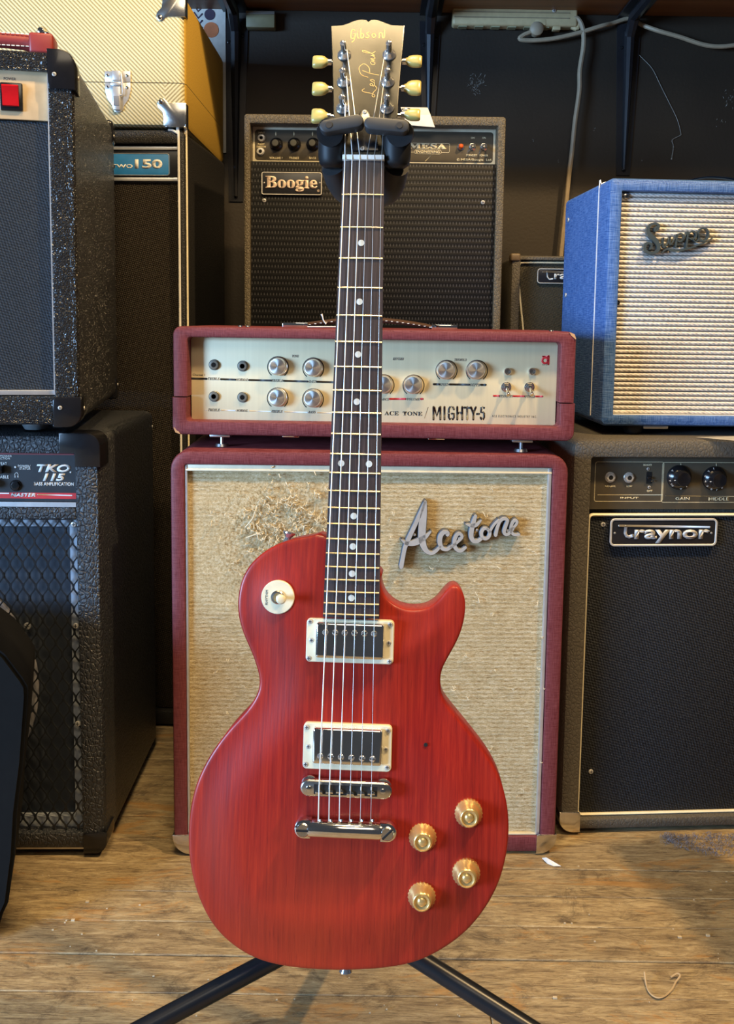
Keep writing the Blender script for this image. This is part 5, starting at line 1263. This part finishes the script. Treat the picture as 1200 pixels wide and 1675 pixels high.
# pickups
def qd(pts, y): return [tuple(g2(a, b, y)) for a, b in pts]
def pickup(cn, cv, pol, scr, mid, lab, flip):
    c = qd(cn, -.003); x0 = (c[0][0]+c[3][0])/2; x1 = (c[1][0]+c[2][0])/2; z1 = (c[0][1]+c[1][1])/2; z0 = (c[2][1]+c[3][1])/2
    bm = NB()
    def lp(ins, y): return [(x, y, z) for x, z in rr(x0+ins, x1-ins, z0+ins, z1-ins, max(.0042-ins, .001), 5)]
    loft(bm, [lp(0, .003), lp(0, -.0045), lp(.0008, -.0055), lp(.004, -.0055)]); fixn(bm)
    ring = G.part('pickup_ring', bm, M_CRM, 'cream plastic mounting ring')
    c = qd(cv, -.012); X0 = (c[0][0]+c[3][0])/2; X1 = (c[1][0]+c[2][0])/2; Z1 = (c[0][1]+c[1][1])/2; Z0 = (c[2][1]+c[3][1])/2
    bm = NB()
    def lq(ins, y): return [(x, y, z) for x, z in rr(X0+ins, X1-ins, Z0+ins, Z1-ins, max(.0028-ins, .0012), 5)]
    loft(bm, [lq(-.0006, -.0050), lq(0, -.0056), lq(0, -.0105), lq(.0004, -.0117), lq(.0014, -.0124), lq(.003, -.0126)]); fixn(bm)
    cov = G.part('pickup_cover', bm, M_CHR, 'chrome cover')
    for px, py in pol:
        q = g2(px, py, -.0127); G.inst('pole_screw', POLE, (q.x, -.0126, q.y), (0, random.uniform(0, pi), 0), cov)
    for px, py in scr: q = g2(px, py, -.0055); G.inst('screw', SCREW, (q.x, -.0055, q.y), parent=ring, sc=.85)
    for px, py in mid: q = g2(px, py, -.0055); G.inst('screw', SCREW, (q.x, -.0055, q.y), parent=ring, sc=.8)
bm = NB(); lathe(bm, [(.0030, 0), (.0030, -.0006), (.0024, -.0013), (.001, -.0016), (0, -.0016)], 16); box(bm, -.0028, .0028, -.0018, -.001, -.0004, .0004, mi=1); POLE = mk('pole_screw', bm, [M_POST, M_HOLE])
pickup([(503, 1010), (646, 1016), (642, 1087), (499, 1081)], [(517, 1018), (628, 1022), (626, 1080), (515, 1076)], [(532, 1034), (548, 1034.5), (563.5, 1035), (579.5, 1035.5), (595.5, 1036), (611.5, 1036.5)], [(507, 1016.5), (638, 1021.5), (504.5, 1076.5), (637, 1081.5)], [(509, 1047), (635.5, 1051.5)], '', 0)
pickup([(498, 1180), (642, 1187), (639, 1262), (494, 1256)], [(512, 1191), (625, 1195), (624, 1254), (510, 1249)], [(523.5, 1237), (540.5, 1237.5), (557.5, 1238.5), (574.5, 1239.5), (592, 1240.5), (609, 1241.5)], [(501.5, 1189.5), (634.5, 1195), (499.5, 1250), (633, 1255)], [(504, 1221), (631, 1225.5)], '', 1)
# bridge
a, b = g2(491, 1289, -.012), g2(640.5, 1293, -.012); hz = .0068
zc_b = (a.y+b.y)/2
bm = NB()
def cap_loop(ins, y):
    L = []
    x0, x1 = a.x+ins, b.x-ins; r = .0078-ins
    for i in range(9): t = pi/2+pi*i/8; L.append((x0+r+r*math.cos(t), y, zc_b+r*math.sin(t)*1.0))
    for i in range(9): t = -pi/2+pi*i/8; L.append((x1-r+r*math.cos(t), y, zc_b+r*math.sin(t)*1.0))
    return L
loft(bm, [cap_loop(0, -.006), cap_loop(0, -.0125), cap_loop(.001, -.0135), cap_loop(.0016, -.0137)]); fixn(bm); br = G.part('bridge', bm, M_NIC, 'nickel bridge with six saddles')
bm = NB(); x0, x1 = g2(513, 1291, -.0138).x, g2(617, 1291, -.0138).x; box(bm, x0, x1, -.0140, -.0135, zc_b-.0052, zc_b+.0042); G.part('bridge_channel', bm, M_HOLE, parent=br)
sx6 = [521.7, 538.7, 555.6, 573, 590.4, 607.3]
for k, px in enumerate(sx6):
    q = g2(px, 1292, -.0155); dz = (-.0012, -.0006, 0, -.0016, -.001, -.0003)[k]
    bm = poly_prism([(q.x-.0036, zc_b-.0030+dz), (q.x+.0036, zc_b-.0030+dz), (q.x+.0036, zc_b-.0004+dz), (q.x, zc_b+.0016+dz), (q.x-.0036, zc_b-.0004+dz)], -.0165, -.0136, .0003); tube(bm, [(q.x, -.0143, zc_b-.005), (q.x, -.0143, zc_b+.004)], .0009, 6); G.part('saddle', bm, M_CHR, parent=br)
for xx in (a.x+.0085, b.x-.0085):
    bm = NB(); lathe(bm, [(.0082, 0), (.0084, -.001), (.0084, -.0028), (.0080, -.0034), (0, -.0034)], 24, c=(xx, -.0026, zc_b+.0012)); G.part('thumb_wheel', bm, M_CHR, parent=br)
    bm = NB(); lathe(bm, [(.0026, 0), (.0024, -.0012), (0, -.0014)], 14, c=(xx, -.0137, zc_b)); G.part('post_end', bm, M_CHR, parent=br)
# stop tailpiece
a, b = g2(481, 1355, -.012), g2(649, 1361, -.012); zc_t = (a.y+b.y)/2; zl, zr_ = g2(490, 1355.5, -.012).y, g2(640, 1360, -.012).y
bm = NB(); xa, xb = g2(506, 1358, -.015).x, g2(620, 1358, -.015).x
tube(bm, [(xa-.004, -.0105, zc_t+.0002), (xa, -.0105, zc_t), (xb, -.0105, zc_t), (xb+.004, -.0105, zc_t+.0002)], [.0068, .0085, .0085, .0068], 20, flat=1); tp = G.part('tailpiece', bm, M_CHR, 'chrome stop tailpiece')
for s, X in ((1, a.x), (-1, b.x)):
    xi = X+s*.0165; bm = NB(); L = []
    r = .0092
    pts_ = [(xi, zc_t+.0092), (X+s*r, zc_t+.0092)]+[(X+s*(r-r*math.sin(pi*i/10)), zc_t+.0092*math.cos(pi*i/10)) for i in range(1, 10)]+[(X+s*r, zc_t-.0092), (xi, zc_t-.0092)]
    bm = poly_prism(pts_, -.0150, -.006, .0022); G.part('tailpiece_end', bm, M_CHR, parent=tp)
    xs_ = X+s*.0092; bm = NB(); lathe(bm, [(.0066, 0), (.0066, -.0016), (.0058, -.0026), (0, -.0026)], 26, c=(xs_, -.0152, zc_t-.0002))
    box(bm, -.0066, .0066, -.0008, .0004, -.0009, .0009, mi=1, M=Matrix.Translation((xs_, -.0178, zc_t-.0002)) @ Matrix.Rotation(0 if s > 0 else -pi/4, 4, 'Y')); G.part('stud_screw', bm, [M_NIC, M_HOLE], parent=tp)
    bm = NB(); lathe(bm, [(.0072, 0), (.0072, -.006)], 20, c=(xs_, 0, zc_t+.001)); G.part('stud_bushing', bm, M_CHR, parent=tp)
# strings: ball end, saddle, nut, post
nx6 = [564, 575.8, 588, 600, 612, 624]; tx6 = [520.7, 538, 554.8, 571.8, 589, 606.2]; sr = [.00066, .00056, .00048, .00032, .00027, .00023]
M_STR = plain('wound_string', (.90, .90, .88), .45, .45)
M_STR2 = plain('plain_string', (.75, .74, .72), .3, .7)
pst = [(561+4, 176), (562+5, 133), (563+5, 90), (636.5-6, 90), (634-5, 133), (633-4, 176)]
for k in range(6):
    t0 = g2(tx6[k], 1345, -.014); s0 = g2(sx6[k], 1292, -.0168); n0_ = g2(nx6[k], 260, YF-.0038); hq = Hm @ Vector((hp2(*pst[k])[0], -.008, hp2(*pst[k])[1]))
    bm = NB(); tube(bm, [(t0.x, -.0150, t0.y), (s0.x, -.0168, s0.y), (n0_.x, YF-.0040, n0_.y+.001), (n0_.x, YF-.0036, n0_.y+.004), hq], sr[k], 6); G.part('string', bm, M_STR if k < 3 else M_STR2)
    bm = NB(); tube(bm, [(t0.x, -.012, t0.y+.0012), (t0.x, -.0155, t0.y)], .0016, 8); tube(bm, [(t0.x+.0016, -.014, t0.y+.003), (t0.x+.0022, -.0145, t0.y+.001)], .0016, 8); G.part('ball_end', bm, M_NIC, parent=tp)
# gold knobs
KG = [(.0134, .004), (.0134, 0), (.0136, -.0012), (.0130, -.0024), (.0122, -.0034), (.0104, -.0085), (.0092, -.0130), (.0082, -.0142), (.0076, -.0144), (.0072, -.0134), (.0048, -.0122), (.0044, -.0122), (.0040, -.0136), (.0026, -.0146), (0, -.0150)]
bm = NB(); lathe(bm, KG, 48, mod=lambda a_, r, y: 1+(.030*math.cos(a_*24) if r > .0125 else 0)); KGM = mk('gold_knob', bm, M_GOLD)
for px, py in ((691, 1369), (766, 1330), (762, 1427.5), (689.5, 1465.5)):
    q = g2(px, py, 0); G.inst('gold_knob', KGM, (q.x, -.0002, q.y), (0, random.uniform(0, 3), 0))
# selector switch
q = g2(454.5, 976.5, 0); bm = NB(); lathe(bm, [(.0168, .004), (.0168, -.0010), (.0162, -.0016), (.0055, -.0016)], 40, c=(q.x, -.0002, q.y)); pl = G.part('switch_ring', bm, M_CRM, 'cream switch washer')
bm = NB(); lathe(bm, [(.0068, 0), (.0068, -.0022), (.0058, -.0032), (.0044, -.0034), (.0042, 0), (0, 0)], 24, c=(q.x, -.0014, q.y)); G.part('switch_nut', bm, M_NIC)
bm = NB(); tube(bm, [(q.x, -.001, q.y), (q.x+.0020, -.008, q.y), (q.x+.0036, -.013, q.y+.0004), (q.x+.0060, -.020, q.y+.0006), (q.x+.0068, -.0225, q.y+.0007), (q.x+.0070, -.0232, q.y+.0007)], [.0022, .0022, .0038, .0048, .0040, .0012], 14, 4); G.part('switch_tip', bm, M_CRM, 'cream lever tip')
text(G, 'RHYTHM', 434, 965, 438, 989, -.0018, M_GINK, th=.0003, vert=True, rot=pi/2, parent=pl)
# strap buttons, hole
q = g2(466, 886, .025); bm = NB(); lathe(bm, [(.0055, 0), (.0035, -.004), (.0030, -.008), (.0065, -.0125), (.0065, -.0140), (0, -.0144)], 20); bmesh.ops.transform(bm, matrix=Matrix.Translation((q.x+.001, .026, q.y-.0035)) @ Matrix.Rotation(math.radians(14), 4, 'Y') @ Matrix.Rotation(-pi/2, 4, 'X'), verts=bm.verts); G.part('strap_button', bm, M_POST)
q = g2(565, 1588, .025); bm = NB(); lathe(bm, [(.0055, 0), (.0035, -.004), (.0065, -.0105), (0, -.012)], 20); bmesh.ops.transform(bm, matrix=Matrix.Translation((q.x, .026, min(v.y for v in loop2)+.001)) @ Matrix.Rotation(pi/2, 4, 'X'), verts=bm.verts); G.part('strap_button', bm, M_POST)
q = g2(696, 1218.5, 0); bm = NB(); lathe(bm, [(.0020, 0), (.0018, -.0004), (0, -.0004)], 14, c=(q.x, .0004, q.y)); G.part('screw_hole', bm, M_HOLE)

# ================================================================== guitar stand
ST = Thing('guitar_stand', 'black tubular tripod guitar stand with padded yoke holding the red guitar by its neck', 'guitar stand', (-.02, .99, 0))
def sw(v): return ST.I @ Vector(v)
M_TUBE = plain('satin_black_tube', (.016, .017, .020), .3, .2)
col = atY(577, 1500, .985); 
fl_, fr_ = atZ(-230, 1930, 0.012), atZ(1255, 1930, 0.012)
for f in (fl_, fr_, Vector((.0, 1.30, .012))):
    bm = NB(); tube(bm, [sw(col), sw(f)], .0105, 16); lg = ST.part('leg', bm, M_TUBE)
    d = (f-col).normalized(); bm = NB(); tube(bm, [sw(f-d*.03), sw(f-d*.0)], .0125, 14); ST.part('rubber_foot', bm, M_RUB, parent=lg)
bm = NB(); tube(bm, [sw(col-Vector((0, 0, .035))), sw(col+Vector((0, 0, .03)))], .021, 20); ST.part('leg_collar', bm, M_BPM)
gp = lambda px, py, y=.0: GM @ G.p(px, py, y)
hub = GM @ (G.p(594, 268, .075))
bm = NB(); tube(bm, [sw(col), sw(col+(hub-col)*.55)], .0125, 16); ST.part('lower_pole', bm, M_TUBE)
bm = NB(); tube(bm, [sw(col+(hub-col)*.5), sw(hub)], .0098, 16); ST.part('upper_pole', bm, M_TUBE)
bm = NB(); tube(bm, [sw(col+(hub-col)*.53), sw(col+(hub-col)*.57)], .017, 16); ST.part('height_clutch', bm, M_BPM)
# yoke built in the guitar frame, then moved into the stand's frame
K = ST.I @ GM
def sp_(name, bm, mat, **k): bmesh.ops.transform(bm, matrix=K, verts=bm.verts); return ST.part(name, bm, mat, **k)
yl, yr = g2(545.5, 240, .01), g2(649, 240, .01); zt_, zb2 = g2(597, 208, 0).y, g2(597, 272, 0).y
bm = NB(); xm = (yl.x+yr.x)/2
P = [(yl.x, .012, zb2+.004), (yl.x+.006, .034, zb2-.006), (xm-.018, .052, zb2-.010), (xm, .056, zb2-.010), (xm+.018, .052, zb2-.010), (yr.x-.006, .034, zb2-.006), (yr.x, .012, zb2+.004)]
tube(bm, P, [.013, .015, .016, .016, .016, .015, .013], 16, 5); sp_('yoke', bm, M_RUB)
bm = NB(); tube(bm, [(xm, .054, zb2-.010), (xm, .080, zb2-.012)], .016, 16); sp_('yoke_mount', bm, M_BPM)
for q, s in ((yl, 1), (yr, -1)):
    bm = NB(); x = q.x
    tube(bm, [(x, .004, zb2-.001), (x, .003, zb2+.004), (x, .0, zb2+.018), (x, -.004, zt_-.008), (x, -.006, zt_-.001), (x, -.006, zt_+.001)], [.008, .0135, .0150, .0140, .0148, .012], 22, 4); ar = sp_('yoke_arm', bm, M_BPM)
    bm = NB(); tube(bm, [(x, -.0045, zt_-.0085), (x, -.006, zt_-.003)], [.0164, .0164], 24); sp_('collar_ring', bm, M_RUB, parent=ar)
# swinging gate pads across the neck
for pts_ in (((533, 205.5), (583, 196.5)), ((658, 205.5), (606, 200.5))):
    y_ = -.030; A, B = g2(*pts_[0], y_), g2(*pts_[1], y_); d = (B-A).normalized(); n_ = Vector((-d.y, d.x)); r = .0068
    L = []
    for ins in (0,):
        base = [(A.x-d.x*0+r*(math.cos(t)*n_.x-math.sin(t)*d.x), A.y+r*(math.cos(t)*n_.y-math.sin(t)*d.y)) for t in [pi*i/10 for i in range(11)]]+[(B.x+r*(-math.cos(t)*n_.x+math.sin(t)*d.x), B.y+r*(-math.cos(t)*n_.y+math.sin(t)*d.y)) for t in [pi*i/10 for i in range(11)]]
    bm = poly_prism(base, y_, y_+.014, .0022); gt = sp_('gate_pad', bm, plain('gate_rubber', (.035, .038, .042), .45))
    bm = NB(); lathe(bm, [(.0035, 0), (.0032, -.0008), (0, -.0008)], 16, c=(A.x+d.x*.003, y_, A.y+d.y*.003)); sp_('pivot', bm, M_RUB, parent=gt)
    bm = NB(); tube(bm, [(A.x+d.x*.003, y_+.010, A.y-.004), (A.x+d.x*.002, -.004, zt_-.008)], .0135, 18); sp_('gate_base', bm, M_BPM, parent=gt)

# ================================================================== litter on the floor
T = Thing('twist_tie', 'pale bent twist tie lying on the floorboards at the lower right', 'twist tie', atZ(1085, 1612, 0).to_tuple())
fz = lambda px, py, h=.002: T.I @ atZ(px, py, h)
bm = NB(); tube(bm, [fz(1054, 1590, .008), fz(1056, 1607, .003), fz(1061, 1622), fz(1072, 1631), fz(1085, 1630), fz(1098, 1619), fz(1105, 1606, .003), fz(1112, 1596, .006), fz(1107, 1592, .006), fz(1097, 1598, .004)], .0012, 6, 4, flat=.6); T.part('tie', bm, plain('tie_tan', (.50, .36, .20), .5))
T = Thing('paper_scrap', 'small white paper scrap on the floor beside the corner of the burgundy cabinet', 'paper scrap', atZ(902, 1409, 0).to_tuple())
fz = lambda px, py, h=.002: T.I @ atZ(px, py, h)
bm = NB(); v = [fz(886, 1404, .004), fz(893, 1403, .008), fz(917, 1417, .002), fz(905, 1417, .001), fz(895, 1413, .001)]; f = bm.faces.new([bm.verts.new(q) for q in v]); r = bmesh.ops.extrude_face_region(bm, geom=[f])
for g_ in r['geom']:
    if isinstance(g_, bmesh.types.BMVert): g_.co.z += .0006
fixn(bm); T.part('scrap', bm, M_PAPER, smooth=False)
T = Thing('dust_clump', 'grey fluffy dust lying along the foot of the grey combo at the right', 'dust', atZ(1140, 1382, 0).to_tuple()); tag(T.e, kind='stuff')
bm = NB(); random.seed(5)
for i in range(420):
    u = random.random(); px = 1085+130*u; py = 1368+random.random()**1.5*34*min(1, .35+u); q = T.I @ atZ(px, py, .001)
    a = random.uniform(0, 2*pi); L = random.uniform(.003, .012); h = random.uniform(.001, .007)
    tube(bm, [q, q+Vector((L*.5*math.cos(a), L*.5*math.sin(a), h)), q+Vector((L*math.cos(a+.8), L*math.sin(a+.8), h*.4))], .00035, 3, 2)
T.part('fluff', bm, plain('dust_grey', (.22, .21, .24), .9), kind='stuff')
T = Thing('floor_crumbs', 'scattered pale crumbs and chips on the worn floorboards', 'crumbs', (0, 1.1, 0)); tag(T.e, kind='stuff')
bm = NB(); random.seed(9)
for i in range(60):
    px, py = random.uniform(60, 1190), random.uniform(1410, 1670)
    if 300 < px < 840 and py < 1590: continue
    q = T.I @ atZ(px, py, .001); s = random.uniform(.0003, .0009); box(bm, q.x-s*1.6, q.x+s*1.6, q.y-s, q.y+s, q.z-.001, q.z+s*.6)
for px, py in ((412, 0), (1158, 1530), (1112, 1533), (908, 1632), (410/2.857, 1475), (120, 1505)):
    if py: q = T.I @ atZ(px, py, .001); box(bm, q.x-.003, q.x+.002, q.y-.0015, q.y+.0015, q.z-.001, q.z+.0012)
T.part('crumbs', bm, plain('crumb', (.62, .50, .32), .8), kind='stuff')
